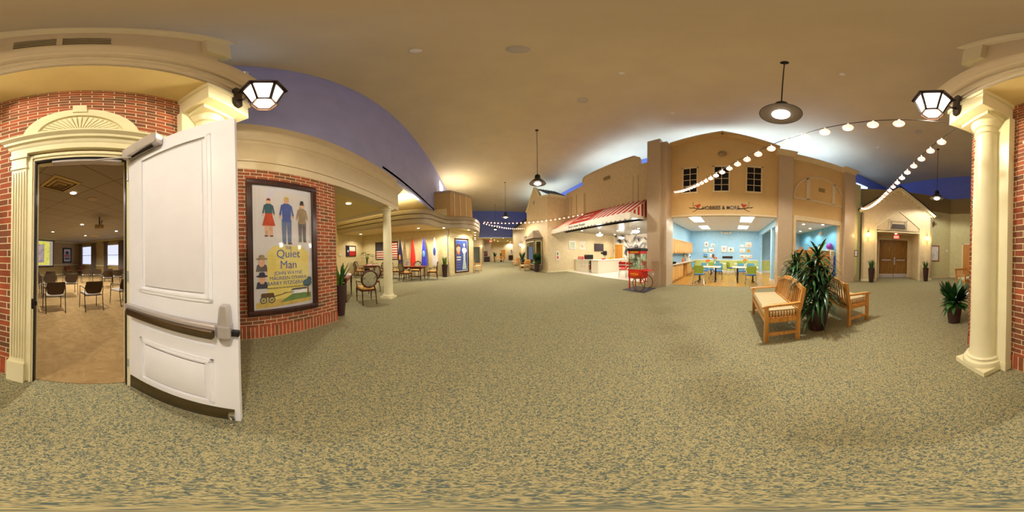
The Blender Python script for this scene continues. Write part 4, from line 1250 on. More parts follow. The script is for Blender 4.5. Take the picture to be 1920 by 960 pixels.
# cushion seen from its short end
# --- potted plants
def pot_profile(h, rt, rb):
    return [(.001, .0), (rb, 0), (rb + (rt - rb) * .5, h * .45), (rt, h * .93), (rt, h), (rt * .9, h), (rt * .88, h * .9), (.001, h * .9)]
def leafcurve(base, az_, L, rise, droop, n=7):
    pts = []
    for i in range(n):
        s = i / (n - 1)
        r = L * s * (1 - .15 * s)
        z = rise * s - droop * s * s
        pts.append((base[0] + r * math.cos(az_), base[1] + r * math.sin(az_), base[2] + z))
    return pts
def plant(name, label, cat, loc, ph, rt, rb, kind, size, seed, pm=None, group=None):
    rnd = random.Random(seed)
    t = thing(name, label, cat, loc, 0, group)
    b = MB(); b.lathe(pot_profile(ph, rt, rb), (0, 0, 0), 28); b.build('pot', pm or M_pot, t)
    b = MB(); b.lathe([(.001, .02), (rt * .88, 0), (rt * .88, -.02), (.001, -.02)], (0, 0, ph * .91), 16); b.build('soil', M_soil, t)
    z0 = ph * .91
    lf = MB()
    if kind == 'snake':
        for k in range(int(size[2])):
            a = rnd.uniform(0, 2 * PI); r = rnd.uniform(0, rt * .6); h = size[0] * rnd.uniform(.55, 1); lean = rnd.uniform(.02, size[1])
            bx, by = r * math.cos(a), r * math.sin(a)
            a += rnd.uniform(-.5, .5)
            pts = [(bx + lean * s * s * math.cos(a), by + lean * s * s * math.sin(a), z0 + h * s) for s in (0, .2, .4, .6, .8, .92, 1)]
            w = rnd.uniform(.022, .034)
            lf.use(rnd.choice([M_leaf, M_leafd, M_leafy])); lf.blade(pts, [w * .7, w * .9, w, w, w * .8, w * .45, .002], (-math.sin(a), math.cos(a), 0), .3)
        lf.build('foliage', None, t)
    elif kind == 'dracaena':
        st = MB()
        heads = []
        for k, (dx, dy, h) in enumerate(size):
            st.tube([(dx * .3, dy * .3, z0 - .02), (dx * .6, dy * .6, z0 + h * .5), (dx, dy, z0 + h)], [.028, .024, .02], 8)
            heads.append((dx, dy, z0 + h, h))
        st.build('stem', M_stem, t)
        for (dx, dy, zt, h) in heads:
            nl = int(46 + h * 16)
            for k in range(nl):
                a = k * 2.4 + rnd.uniform(-.3, .3)
                f = k / nl
                zz = zt - (1 - f) * .36
                L = rnd.uniform(.40, .64) * (.75 + .25 * min(1, h))
                pts = leafcurve((dx * (1 - .2 * (1 - f)), dy * (1 - .2 * (1 - f)), zz), a, L * (1 - .55 * f ** 5), .24 + .26 * f ** 3 + rnd.uniform(-.06, .06), .42 - .22 * f ** 4 + rnd.uniform(-.08, .08), 9)
                w = rnd.uniform(.018, .026)
                lf.use(M_leafd if rnd.random() < .7 else M_leaf); lf.blade(pts, [w * .5, w * .9, w * 1.15, w * 1.25, w * 1.2, w, w * .7, w * .35, .001], (-math.sin(a), math.cos(a), 0), .25)
        lf.build('foliage', None, t)
    elif kind == 'bush':
        for k in range(int(size[2])):
            a = rnd.uniform(0, 2 * PI); f = rnd.random()
            pts = leafcurve((.03 * math.cos(a), .03 * math.sin(a), z0 + .02 + f * size[0] * .3), a, size[1] * rnd.uniform(.6, 1), size[0] * (.3 + f), size[0] * rnd.uniform(.5, .9) * (1.1 - f))
            w = rnd.uniform(.045, .07) * size[3]
            lf.use(M_leafd if rnd.random() < .65 else M_leaf); lf.blade(pts, [w * .25, w * .3, w * .8, w * 1.1, w, w * .6, .002], (-math.sin(a), math.cos(a), 0), .2)
        lf.build('foliage', None, t)
    elif kind == 'paradise':
        st = MB()
        for k in range(9):
            a = k * .7 + rnd.uniform(-.2, .2); h = rnd.uniform(.5, 1) * size[0]; L = rnd.uniform(.3, 1) * size[1]
            tip = (L * math.cos(a), L * math.sin(a), z0 + h)
            st.tube([(0, 0, z0), (tip[0] * .4, tip[1] * .4, z0 + h * .6), tip], [.02, .014, .01], 6)
            pts = [(tip[0] + .62 * s * math.cos(a), tip[1] + .62 * s * math.sin(a), tip[2] + .22 * s - .28 * s * s) for s in (0, .15, .35, .55, .75, .9, 1)]
            lf.use(M_leafd if k % 2 else M_leaf); lf.blade(pts, [.02, .09, .13, .13, .10, .06, .003], (-math.sin(a), math.cos(a), 0), .15)
        st.build('stem', M_leafy, t); lf.build('foliage', None, t)
    return t
plant('potted_dracaena', 'tall bushy dracaena in a round dark pot between the two teak benches', 'plant', (2.5, -1.47, 0), .44, .22, .15, 'dracaena', [(0, 0, 1.02), (.12, -.06, .66), (-.1, .1, .34), (.05, .12, .82), (-.14, -.08, .52)], 3)
plant('potted_dracaena', 'second dracaena in a dark pot behind the near teak bench', 'plant', (3.44, -1.5, 0), .44, .22, .15, 'dracaena', [(0, 0, .92), (.14, .1, .58), (-.12, .12, .74), (-.05, -.12, .38)], 5)
plant('potted_snake_plant', 'snake plant in a tall dark planter against the end of the brick wall', 'plant', (-2.80, 2.52, 0), .76, .165, .11, 'snake', (.62, .32, 22), 11)
plant('potted_snake_plant', 'snake plant in a tall dark planter left of the blue film poster', 'plant', (-1.9, 9.9, 0), .77, .19, .14, 'snake', (.6, .2, 26), 12)
plant('potted_snake_plant', 'snake plant in a tall planter beside the notice end of the double doors', 'plant', (5.62, -6.53, 0), .75, .17, .12, 'snake', (.56, .22, 22), 13)
plant('potted_snake_plant', 'snake plant in a tall planter on the large notice side of the double doors', 'plant', (3.45, -8.72, 0), .77, .17, .12, 'snake', (.5, .2, 22), 14)
plant('potted_bush', 'low leafy plant in a dark pot beside the brick side wall', 'plant', (.66, -3.3, 0), .42, .17, .12, 'bush', (.38, .38, 120, 1.0), 15)
plant('potted_bush', 'leafy plant in a tall planter at the near side of the bay window', 'plant', (4.42, 11.2, 0), .84, .2, .14, 'bush', (.42, .44, 110, 1.0), 16)
plant('potted_bush', 'leafy plant behind the wooden armchair by the bay window', 'plant', (4.36, 14.75, 0), .8, .2, .14, 'bush', (.55, .42, 60, 1.1), 17)
plant('potted_bird_of_paradise', 'big leafed plant in the cafe corner under the small star flag picture', 'plant', (-7.35, 9.35, 0), .5, .2, .15, 'paradise', (1.25, .18), 18)
plant('potted_snake_plant', 'far snake plant right of the lobby bench', 'plant', (4.2, 26.6, 0), .8, .18, .13, 'snake', (.9, .3, 20), 19)
plant('potted_bush', 'far leafy plant behind the lobby bench', 'plant', (3.2, 26.8, 0), .8, .18, .13, 'bush', (.7, .45, 50, 1.2), 20)

# --- popcorn cart on its mat
t = thing('popcorn_cart', 'red popcorn cart with a glass popper and gold spoked wheels', 'popcorn cart', (5.2, 3.28, 0), 0)
# local x: right = away from the hall (+X), handle towards -Y; glass case long side faces -X
for x, y in ((-.2, .33), (.2, .33)):
    ax = MB(); ax.box(x - .02, x + .02, y - .02, y + .02, .014, .5); ax.build('leg', M_red, t)
b = MB(); b.rbox(-.24, .24, -.22, .37, .44, .76, .008); b.rbox(-.25, .25, -.24, .38, .74, .78, .006); g = b.build('cart_body', M_red, t)
b = MB(); b.box(-.246, -.24, -.12, .28, .48, .72); b.build('front_panel', mat('orange_red_panel', (226, 66, 26), .35), g)
b = MB(); b.rings([[(x, -.22, .70), (x, -.22, .745), (x, -.50, .76), (x, -.50, .74)] for x in (-.22, .22)]); b.build('serving_shelf', M_red, t)
def wheel(xc):
    g = MB()
    g.tube([(xc, -.14 + .26 * math.cos(a), .27 + .26 * math.sin(a)) for a in [2 * PI * k / 32 for k in range(32)]], .011, 8, True)
    wo = g.build('wheel', M_black, t)
    g = MB()
    g.tube([(xc, -.14 + .245 * math.cos(a), .27 + .245 * math.sin(a)) for a in [2 * PI * k / 32 for k in range(32)]], .008, 8, True)
    for k in range(8):
        a = PI * k / 4
        g.rod((xc, -.14, .27), (xc, -.14 + .245 * math.cos(a), .27 + .245 * math.sin(a)), .005, n=6)
    g.rod((xc - .03, -.14, .27), (xc + .03, -.14, .27), .03, n=12)
    g.build('spokes', mat('gold_paint', (196, 150, 60), .3, metal=.7), wo)
wheel(-.29); wheel(.29)
b = MB(); b.rod((-.31, -.14, .27), (.31, -.14, .27), .012); b.box(-.2, -.17, -.16, -.12, .26, .46); b.box(.17, .2, -.16, -.12, .26, .46); b.build('axle', M_red, t)
for x in (-.215, .215):
    for y in (-.16, .35):
        b = MB(); b.box(x - .012, x + .012, y - .012, y + .012, .78, 1.36); b.build('post', mat('gold_paint', (196, 150, 60)), t)
b = MB(); b.box(-.213, -.208, -.15, .34, .78, 1.36); b.box(.208, .213, -.15, .34, .78, 1.36); b.box(-.21, .21, .345, .35, .78, 1.36); b.box(-.21, .21, -.16, -.155, .78, 1.36); b.build('case_glass', M_glass, t)
b = MB(); b.rbox(-.235, .235, -.18, .37, 1.36, 1.46, .006); g = b.build('sign_band', M_red, t)
b = MB(); b.rings([[(x0, y0, z) for x0, y0 in ((-.25 + i, -.2 + i), (.25 - i, -.2 + i), (.25 - i, .39 - i), (-.25 + i, .39 - i))] for z, i in ((1.46, 0), (1.5, -.01), (1.56, .01), (1.57, .03))]); b.build('roof_cap', M_black, t)
b = MB(); b.lathe([(.001, 0), (.1, 0), (.12, -.08), (.09, -.14), (.001, -.15)], (0, .1, 1.36), 18); b.rod((0, .1, 1.36), (0, .1, 1.46), .015); b.build('kettle', M_chrome, t)
b = MB(); b.box(-.205, .205, -.15, .34, .78, .80); rnd = random.Random(4)
for k in range(70):
    b.ell((rnd.uniform(-.18, .18), rnd.uniform(-.13, .32), .81 + rnd.uniform(0, .05)), (.018, .018, .015), 6, 4)
pop = b.build('popcorn', mat('popcorn_white', (238, 226, 190), .8), t); pop['kind'] = 'stuff'
text('lettering', 'POPCORN', .085, mat('yellow_sign_paint', (246, 196, 50), .4), t, (-.237, .095, 1.41), .002, .85, .002, rz=R(-90))
text('lettering', 'POPCORN', .085, mat('yellow_sign_paint', (246, 196, 50), .4), t, (-.248, .08, .60), .002, .85, .002, rz=R(-90))
b = MB(); b.tube([(-.249, .08 + .03 * math.cos(a), .6 + .055 * math.sin(a)) for a in [2 * PI * k / 12 for k in range(12)]], .004, 6, True); b.build('emblem', mat('yellow_sign_paint', (246, 196, 50)), t)
b = MB(); b.rbox(4.73, 5.62, 2.8, 3.74, .001, .014, .004); tag(b.build('floor_mat', mat('charcoal_mat', (52, 50, 56), .7, var=.2, scale=30)), 'charcoal floor mat under the red popcorn cart', 'mat')

# --- striped awning
M_awn = stripes('red_white_awning_stripe', (232, 224, 208), (186, 32, 26), .27, 0, .7)
M_awnw = mat('white_awning_canvas', (232, 224, 206), .7)
M_awnr = mat('red_awning_canvas', (186, 44, 32), .7)
t = thing('awning', 'red and white striped shop awning with a scalloped white valance', 'awning', (0, 0, 0))
y0, y1, xf, xw, zf, zw = 3.72, 10.38, 5.2, 6.5, 3.02, 3.93
def on_slope(y, s, lift=0):
    return (xw + (xf - xw) * s - lift * .5, y, zw + (zf - zw) * s + lift)
b = MB(); v = [on_slope(y0, 0), on_slope(y1, 0), on_slope(y1, 1), on_slope(y0, 1)]
b.add(v + [(x, y, z - .02) for x, y, z in v], [(3, 2, 1, 0), (4, 5, 6, 7), (0, 1, 5, 4), (1, 2, 6, 5), (2, 3, 7, 6), (3, 0, 4, 7)]); b.build('canopy', mat('white_awning_canvas', (232, 224, 206)), t)
b = MB()
k = 0
y = y0 + .02
while y < y1 - .2:
    w_ = .15
    if not (6.3 < y + w_ / 2 < 8.35):
        v = [on_slope(y, 0, .006), on_slope(y + w_, 0, .006), on_slope(y + w_, 1, .006), on_slope(y, 1, .006)]
        b.add(v + [(x, yy, z - .005) for x, yy, z in v], [(3, 2, 1, 0), (4, 5, 6, 7), (0, 1, 5, 4), (1, 2, 6, 5), (2, 3, 7, 6), (3, 0, 4, 7)])
    y += .30
v = [on_slope(6.35, 0, .006), on_slope(8.3, 0, .006), on_slope(8.3, 1, .006), on_slope(6.35, 1, .006)]
b.add(v + [(x, yy, z - .005) for x, yy, z in v], [(3, 2, 1, 0), (4, 5, 6, 7), (0, 1, 5, 4), (1, 2, 6, 5), (2, 3, 7, 6), (3, 0, 4, 7)])
b.build('red_stripes', M_awnr, t)
b = MB(); b.prism([(xw, zw), (xf, zf), (xf, zf - .2), (xw, zf - .12)], y0 - .005, y0 + .01, 'xz'); g = b.build('end_panel', M_awnw, t)
b = MB()
for k in range(4):
    x0_ = xw - .04 - k * .3
    x1_ = x0_ - .15
    f = lambda x: zw + (zf - zw) * (xw - x) / (xw - xf) - .03
    b.prism([(x0_, f(x0_)), (x1_, f(x1_)), (x1_, zf), (x0_, zf)], y0 - .01, y0 - .004, 'xz')
b.build('end_stripes', M_awnr, g)
b = MB(); pts = [(y0, zf + .01), (y1, zf + .01)]
n = 26
for k in range(n, 0, -1):
    ya, yb = y0 + (y1 - y0) * k / n, y0 + (y1 - y0) * (k - 1) / n
    pts += [(ya, 2.80), (ya - .03, 2.745), (ya - .09, 2.725), (yb + .09, 2.725), (yb + .03, 2.745), (yb, 2.80)]
b.prism(pts, xf - .01, xf + .005, 'yz'); g = b.build('valance', M_awnw, t)
text('lettering', "Perry's Sweet Shoppe", .20, M_black, g, (xf - .012, 7.3, 2.89), .003, .88, .003, rz=R(-90))
b = MB(); v = [(xf + .03, y0 + .02, 2.93), (xf + .03, y1, 2.93), (xw, y1, 2.97), (xw, y0 + .02, 2.97)]; b.add(v + [(x, y, z + .01) for x, y, z in v], [(0, 1, 2, 3), (7, 6, 5, 4)]); b.box(6.44, 6.5, y0, y1, 2.9, 3.1); b.build('lining', M_black, t)
sl = math.atan2(zw - zf, xw - xf)
# script lettering lying on the red panel
for body, s_, sz in (("Perry's", .35, .34), ('Sweet Shoppe', .68, .26)):
    o = text('lettering', body, sz, M_awnw, t, on_slope(7.3, s_, .015), .003, .95, .003, shear=.3, rz=R(-90))
    o.rotation_euler = (PI / 2 - (PI / 2 - sl), 0, R(-90))
# ================================================================ CHAIRS
H = lambda h: R(-h)          # compass heading (0 = +Y, 90 = +X) to a z rotation for things whose front is local +y
def tubes(t, name, m, pts, r, n=8):
    b = MB(); b.tube(pts, r, n); return b.build(name, m, t)

def stack_chair(label):
    t = thing('stacking_chair', label, 'chair', (0, 0, 0), 0, 'stacking chairs in the meeting room')
    b = MB(); b.rings([[(sx_ * (.225 - i), yy, z) for sx_, yy in ((-1, -.18), (-1, .2), (-.8, .24), (.8, .24), (1, .2), (1, -.18), (.6, -.22), (-.6, -.22))] for z, i in ((.425, .02), (.44, 0), (.47, 0), (.485, .03))]); b.build('seat', M_greyseat, t)
    b = MB()
    rs = []
    for z, w, lean in ((.50, .15, 0), (.53, .205, .0), (.60, .225, .02), (.74, .228, .05), (.81, .225, .07), (.83, .21, .075)):
        rs.append([(x, -.235 - lean + .045 * (1 - 4 * (x / .46) ** 2) * -1 + .02 * k, z) for k, xs in ((0, (-1, -.5, 0, .5, 1)), (1, (1, .5, 0, -.5, -1))) for x in [w * q for q in xs]])
    b.rings(rs); b.build('backrest', M_brownfab, t)
    for sx_ in (-1, 1):
        tubes(t, 'leg', M_black, [(sx_ * .255, .22, 0), (sx_ * .25, .2, .45), (sx_ * .25, .19, .64)], .0115)
        tubes(t, 'leg', M_black, [(sx_ * .245, -.31, 0), (sx_ * .25, -.24, .44), (sx_ * .25, -.27, .62), (sx_ * .235, -.29, .74)], .0115)
        b = MB(); b.tube([(sx_ * .25, .2, .645), (sx_ * .255, .1, .665), (sx_ * .255, -.1, .66), (sx_ * .25, -.26, .65)], .018, 8, flat=.6); b.build('armrest', M_black, t)
    b = MB(); b.tube([(-.25, -.235, .44), (.25, -.235, .44)], .01); b.build('stretcher', M_black, t)
    b = MB(); b.tube([(-.25, .2, .43), (.25, .2, .43)], .01); b.build('stretcher', M_black, t)
    return t
sc0 = stack_chair('')
first = [True]
def put(proto, x, y, h, label, flag, group=None):
    if flag[0]:
        flag[0] = False
        proto.location = (x, y, 0); proto.rotation_euler = (0, 0, H(h)); proto['label'] = label
        if group: proto['group'] = group
        return proto
    return dup(proto, (x, y, 0), H(h), label, group)
for x, y, h, lab in ((-2.28, -3.68, 200, 'stacking chair with brown back in the front row, nearest the fluted jamb'), (-3.17, -3.2, 205, 'stacking chair with brown back in the middle of the front row'), (-4.17, -2.88, 196, 'stacking chair with brown back in the front row, half hidden by the white door'),
                     (-2.55, -5.5, 196, 'second row chair cut off by the fluted door jamb'), (-3.15, -5.45, 198, 'second row chair directly behind the front row chair by the jamb'), (-3.95, -5.15, 205, 'second row chair showing between the two front row chairs'),
                     (-3.2, -7.05, 192, 'third row chair nearest the projection screen'), (-3.98, -6.85, 196, 'third row chair beside the one nearest the screen'),
                     (-6.45, -5.3, 225, 'chair of the window block with its back toward the doorway, largest there'), (-7.3, -5.3, 230, 'second chair of the window block next to the largest one'), (-8.4, -5.6, 235, 'window block chair below the wide grommet curtain'),
                     (-6.7, -7.2, 215, 'far chair of the window block nearest the corner armchair'), (-7.2, -6.75, 220, 'far window block chair second from the corner armchair'), (-7.9, -6.4, 225, 'far window block chair between the two windows'), (-9.2, -5.4, 240, 'outermost window block chair close to the curtain wall')):
    put(sc0, x, y, h, lab, first)
def arm_wood(label):
    t = thing('armchair', label, 'armchair', (0, 0, 0), 0, 'corner armchairs in the meeting room')
    for sx_ in (-1, 1):
        tubes(t, 'leg', M_mahog, [(sx_ * .25, .23, 0), (sx_ * .26, .22, .62)], .018)
        tubes(t, 'leg', M_mahog, [(sx_ * .24, -.27, 0), (sx_ * .25, -.24, .45), (sx_ * .24, -.3, .8)], .018)
        b = MB(); b.tube([(sx_ * .26, .24, .63), (sx_ * .27, 0, .65), (sx_ * .25, -.26, .66)], .02); b.build('armrest', M_mahog, t)
    b = MB(); b.rbox(-.24, .24, -.24, .25, .40, .48, .02); b.build('seat', mat('rust_upholstery', (128, 72, 44), .8), t)
    b = MB(); b.rings([[(x, -.27 - .03 * k, z) for x, k in ((-.23, 0), (.23, 0), (.23, 1), (-.23, 1))] for z in (.55, .8)]); b.build('backrest', mat('rust_upholstery', (128, 72, 44)), t)
    return t
a0 = arm_wood('rust upholstered armchair in the corner right of the framed dark picture')
a0.location, a0.rotation_euler = (-8.4, -11.2, 0), (0, 0, H(20))
dup(a0, (-9.35, -10.6, 0), H(55), 'rust upholstered armchair under the window nearest the corner')

# --- meeting room fittings
t = thing('projection_screen', 'pull-down projection screen showing a yellow-green framed image', 'screen', (0, -11.9, 0), R(180))
b = MB(); b.box(4.7, 7.25, -.14, -.12, .78, 2.95); b.build('screen_border', M_black, t)
b = MB(); b.box(4.78, 7.17, -.146, -.14, .86, 2.95); b.build('screen_sheet', mat('screen_sheet', (196, 190, 184), .8, emit=.25), t)
b = MB(); b.box(4.9, 6.85, -.15, -.146, .93, 2.85); g = b.build('projected_image', noiseart('projected_yellow_green', [(.3, (176, 190, 60)), (.5, (222, 220, 96)), (.7, (240, 236, 150))], 9, emit=.4), t)
b = MB(); b.box(5.0, 6.35, -.153, -.15, 1.12, 2.6); b.build('projected_figure', noiseart('projected_mauve', [(.35, (120, 110, 116)), (.6, (164, 150, 150))], 2, emit=.5), g)
b = MB(); b.rbox(4.6, 7.35, -.2, -.08, 2.9, 2.965, .01); b.build('screen_housing', M_black, t)
t = picture('framed_picture', 'black framed picture with a red band between screen and corner', 'picture', (-8.78, -11.9, 1.76), R(180), .98, 1.34, M_black, .12, .04, M_paper, .03)
b = MB(); b.use(inks['black']); flat(b, oval(0, .22, .2, .16)); b.use(inks['red']); flat(b, rp(-.3, .3, -.14, .04, .02)); b.use(inks['grey']); flat(b, rp(-.28, .28, -.4, -.2, .02), -.016); b.build('printed_image', None, t)
def curtain(name, y0, y1, label, x=-9.86):
    t = thing(name, label, 'curtain', (x, 0, 0))
    b = MB(); n = 40
    rs = []
    for z in (.12, .9, 1.8, 2.74):
        rs.append([(.035 * math.sin(i * 1.25), y0 + (y1 - y0) * i / n, z) for i in range(n + 1)] + [(.035 * math.sin(i * 1.25) - .01, y0 + (y1 - y0) * i / n, z) for i in range(n, -1, -1)])
    b.rings(rs); b.build('fabric', mat('grey_brown_curtain', (122, 108, 98), .8, var=.1), t)
    for k in range(int((y1 - y0) / .12)):
        yy = y0 + .05 + k * .12
        b = MB(); b.tube([(.04, yy + .022 * math.cos(a), 2.68 + .022 * math.sin(a)) for a in [2 * PI * q / 8 for q in range(8)]], .006, 5, True); b.build('grommet', M_black, t)
    return t
curtain('curtain', -11.55, -11.12, 'grey curtain between the room corner and the first window')
curtain('curtain', -9.9, -9.45, 'grey curtain on the far side of the first window')
curtain('curtain', -8.45, -8.15, 'narrow grey curtain edging the second window')
curtain('curtain', -7.05, -6.2, 'wide grey grommet curtain next to the white door edge')
b = MB(); b.tube([(-9.79, -11.7, 2.77), (-9.79, -9.3, 2.77)], .014); b.rod((-9.79, -11.65, 2.77), (-9.99, -11.65, 2.77), .01); b.rod((-9.79, -9.35, 2.77), (-9.99, -9.35, 2.77), .01); tag(b.build('curtain_rail', M_black), 'black curtain rail over the first meeting room window', 'curtain rail')
b = MB(); b.tube([(-9.79, -8.6, 2.77), (-9.79, -5.9, 2.77)], .014); b.rod((-9.79, -8.55, 2.77), (-9.99, -8.55, 2.77), .01); b.rod((-9.79, -5.95, 2.77), (-9.99, -5.95, 2.77), .01); tag(b.build('curtain_rail', M_black), 'black curtain rail over the second meeting room window', 'curtain rail')
t = thing('projector', 'white ceiling projector hanging in the meeting room', 'projector', (-4.35, -3.95, 0), R(40))
b = MB(); b.rbox(-.2, .2, -.16, .16, 2.5, 2.64, .02); b.build('projector_body', mat('projector_shell', (180, 160, 122), .5), t)
b = MB(); b.rod((0, 0, 2.64), (0, 0, 2.97), .02); b.tube([(.1, .05, 2.64), (.18, .12, 2.78), (.08, .1, 2.8), (.16, 0, 2.7), (.24, .05, 2.72)], .012); b.build('mount', M_black, t)
b = MB(); b.rod((-.2, 0, 2.57), (-.23, 0, 2.57), .04); b.build('lens', M_black, t)
def diffuser(x, y, z, label, s=.3, m=None, m2=None):
    t = thing('ceiling_vent', label, 'vent', (x, y, z))
    b = MB(); b.box(-s, s, -s, s, -.01, 0); b.build('backing', m2 or M_olive, t)
    b = MB()
    for k, q in enumerate((1, .68, .36)):
        w = s * q
        z_ = -.012 - k * .012
        b.rings([[(x_, y_, zz) for x_, y_ in ((-w, -w), (w, -w), (w, w), (-w, w))] for w, zz in ((w, z_), (w * .82, z_ - .02))], caps=False)
    b.build('louver', m or M_soffit, t)
diffuser(-1.75, -2.62, 2.97, 'square ceiling vent just inside the meeting room doorway')
diffuser(-7.9, -7.6, 2.97, 'ceiling vent behind the projector'); diffuser(-8.6, -5.6, 2.97, 'ceiling vent near the second window')
b = MB(); b.lathe([(.001, -.02), (.12, -.02), (.14, -.005), (.14, 0), (.001, 0)], (0, 0, 0), 20); tag(b.build('ceiling_speaker', M_pil, None, 0, (-2.86, -2.84, 2.97)), 'round ceiling speaker in front of the projector', 'speaker')

# --- recessed downlights (each with its own lamp)
def downlight(x, y, z, label, group, power=DOWN_W, r=.07, color=NEUT, spot=True):
    t = thing('downlight', label, 'downlight', (x, y, z), 0, group)
    b = MB(); b.lathe([(r, 0), (r + .025, 0), (r + .025, -.008), (r, -.012), (r, 0)], (0, 0, 0), 20, caps=False); b.build('trim_ring', M_white, t)
    b = MB(); b.lathe([(.001, -.002), (r, -.002), (r, -.006), (.001, -.008)], (0, 0, 0), 16); b.build('lamp_disc', M_downglow, t)
    if power:
        if spot:
            light('downlight_lamp', 'SPOT', (0, 0, -.03), power, color, .05, parent=t, angle=140, blend=.6)
        else:
            light('downlight_lamp', 'POINT', (0, 0, -.12), power, color, .05, parent=t)
for x, y, lab in ((-2.25, -2.83, 'glaring downlight just inside the meeting room'), (-4.77, -5.36, 'meeting room downlight left of the projector'), (-4.8, -7.88, 'meeting room downlight above the screen side chairs'), (-7.22, -7.79, 'meeting room downlight nearest the far corner'), (-7.17, -5.26, 'meeting room downlight before the second window')):
    downlight(x, y, 2.965, lab, 'meeting room downlights', ROOM_W)
GC = 'downlights under the cafe soffit and wavy band'
for x, y, lab, pw in ((-3.29, 3.38, 'starry downlight over the near cafe table', 1), (-7.6, 9.0, 'cafe downlight near the star flag corner', 1), (-3.29, 9.1, 'downlight over the flags table', 1.6), (-1.85, 9.55, 'bright downlight in the bend of the band', 1.4),
                      (-.42, 10.75, 'downlight above the blue film poster', 1.3), (.0, 12.15, 'first downlight of the row along the corridor band', 1), (.0, 13.93, 'second downlight of the row along the corridor band', 1), (.0, 16.2, 'third downlight of the row along the corridor band', 1), (0, 18.1, 'last downlight of the row along the corridor band', 1), (-5.4, 9.1, 'downlight in front of the striped flag picture', 1.4), (-6.2, 3.4, 'downlight over the hidden side of the cafe', 1)):
    downlight(x, y, 2.99 if y < 5 else 3.0, lab, GC, DOWN_W * pw * 1.9)
for x, y, lab, pw in ((2.48, 25.4, 'lobby downlight nearest the exit sign', 1), (3.29, 27.9, 'lobby downlight over the bench', 1), (4.31, 30.6, 'deep lobby downlight before the oak door', 1), (4.26, 24.5, 'bright lobby downlight at the bulkhead', 1), (5.88, 29.1, 'lobby downlight right of the oak door', 1), (7.0, 31.9, 'wall washing lobby downlight over the small picture', 2)):
    downlight(x, y, 3.715, lab, 'lobby downlights', DOWN_W * 2.2 * pw)
for x, y, lab, pw in ((7.17, 9.34, 'shop downlight nearest the framed prints', 1), (7.16, 7.54, 'shop downlight second behind the awning', 1), (7.17, 5.77, 'shop downlight third behind the awning', 1), (9.06, 7.61, 'shop downlight over the middle of the counter', 1), (10.77, 9.38, 'shop downlight near the mural door', 1), (10.87, 7.66, 'shop downlight washing the mural', 1), (8.95, 5.75, 'shop downlight over the red chairs', 1), (8.94, 9.33, 'shop downlight over the television', 1)):
    downlight(x, y, 2.995, lab, 'sweet shop downlights', DOWN_W * 1.5 * pw)
for x, y, lab in ((7.79, -3.66, 'second hobby space downlight nearest the dividing posts'), (7.3, -4.55, 'second hobby space downlight above the purple ball'), (8.86, -4.6, 'second hobby space downlight in the middle'), (10.3, -4.6, 'second hobby space downlight near its back wall')):
    downlight(x, y, 3.015, lab, 'second hobby space downlights', DOWN_W * 1.2)

# ================================================================ CAFE
M_medal = noiseart('floral_medallion_fabric', [(.35, (112, 116, 92)), (.5, (170, 164, 130)), (.62, (150, 150, 122)), (.75, (204, 190, 158))], 9, .8)
def louis_chair(label=''):
    t = thing('cafe_armchair', label, 'chair', (0, 0, 0), 0, 'oval back cafe chairs')
    for sx_ in (-1, 1):
        b = MB(); b.lathe([(.011, 0), (.013, .02), (.018, .2), (.022, .34), (.026, .36), (.022, .38), (.026, .40), (.026, .45)], (sx_ * .23, .22, 0), 10); b.build('leg', M_mahog, t)
        b = MB(); b.tube([(sx_ * .2, -.3, 0), (sx_ * .2, -.26, .25), (sx_ * .19, -.235, .45), (sx_ * .14, -.25, .56)], [.013, .017, .02, .016]); b.build('leg', M_mahog, t)
        b = MB(); b.tube([(sx_ * .25, .12, .44), (sx_ * .255, .1, .55), (sx_ * .262, .13, .62), (sx_ * .265, .11, .66), (sx_ * .262, -.02, .68), (sx_ * .24, -.18, .67), (sx_ * .21, -.275, .68)], [.018, .015, .014, .018, .016, .014, .014]); g = b.build('armrest', M_mahog, t)
        b = MB(); b.ell((sx_ * .262, 0, .695), (.026, .09, .018), 10, 5); b.build('arm_pad', M_goldseat, g)
    out = [(-.2, -.235), (-.235, -.1), (-.25, .1), (-.235, .23), (-.1, .265), (.1, .265), (.235, .23), (.25, .1), (.235, -.1), (.2, -.235)]
    b = MB(); b.prism(out, .40, .45); b.build('seat_frame', M_mahog, t)
    b = MB(); b.rings([[(x * k, y * k, z) for x, y in out] for z, k in ((.45, .97), (.475, 1.0), (.50, .93), (.515, .7))]); b.build('seat', M_goldseat, t)
    c = lambda u, v: (.225 * u, -.265 - .05 * (v + 1) / 2 * 1.2, .76 + .235 * v)
    ring = [c(math.cos(a), math.sin(a)) for a in [2 * PI * k / 28 for k in range(28)]]
    b = MB(); b.tube(ring, .03, 8, True); g = b.build('backrest', M_mahog, t)
    b = MB()
    for off in (.0,):
        f_ = [(.9 * p[0], p[1] + .018, .76 + (p[2] - .76) * .9) for p in ring]
        k_ = [(.9 * p[0], p[1] - .018, .76 + (p[2] - .76) * .9) for p in ring]
        f2 = [(.5 * p[0], p[1] + .032, .76 + (p[2] - .76) * .5) for p in ring]
        k2 = [(.5 * p[0], p[1] - .03, .76 + (p[2] - .76) * .5) for p in ring]
    b.rings([f2, f_, k_, k2]); b.build('back_pad', M_medal, g)
    return t
lc = louis_chair()
fl_ = [True]
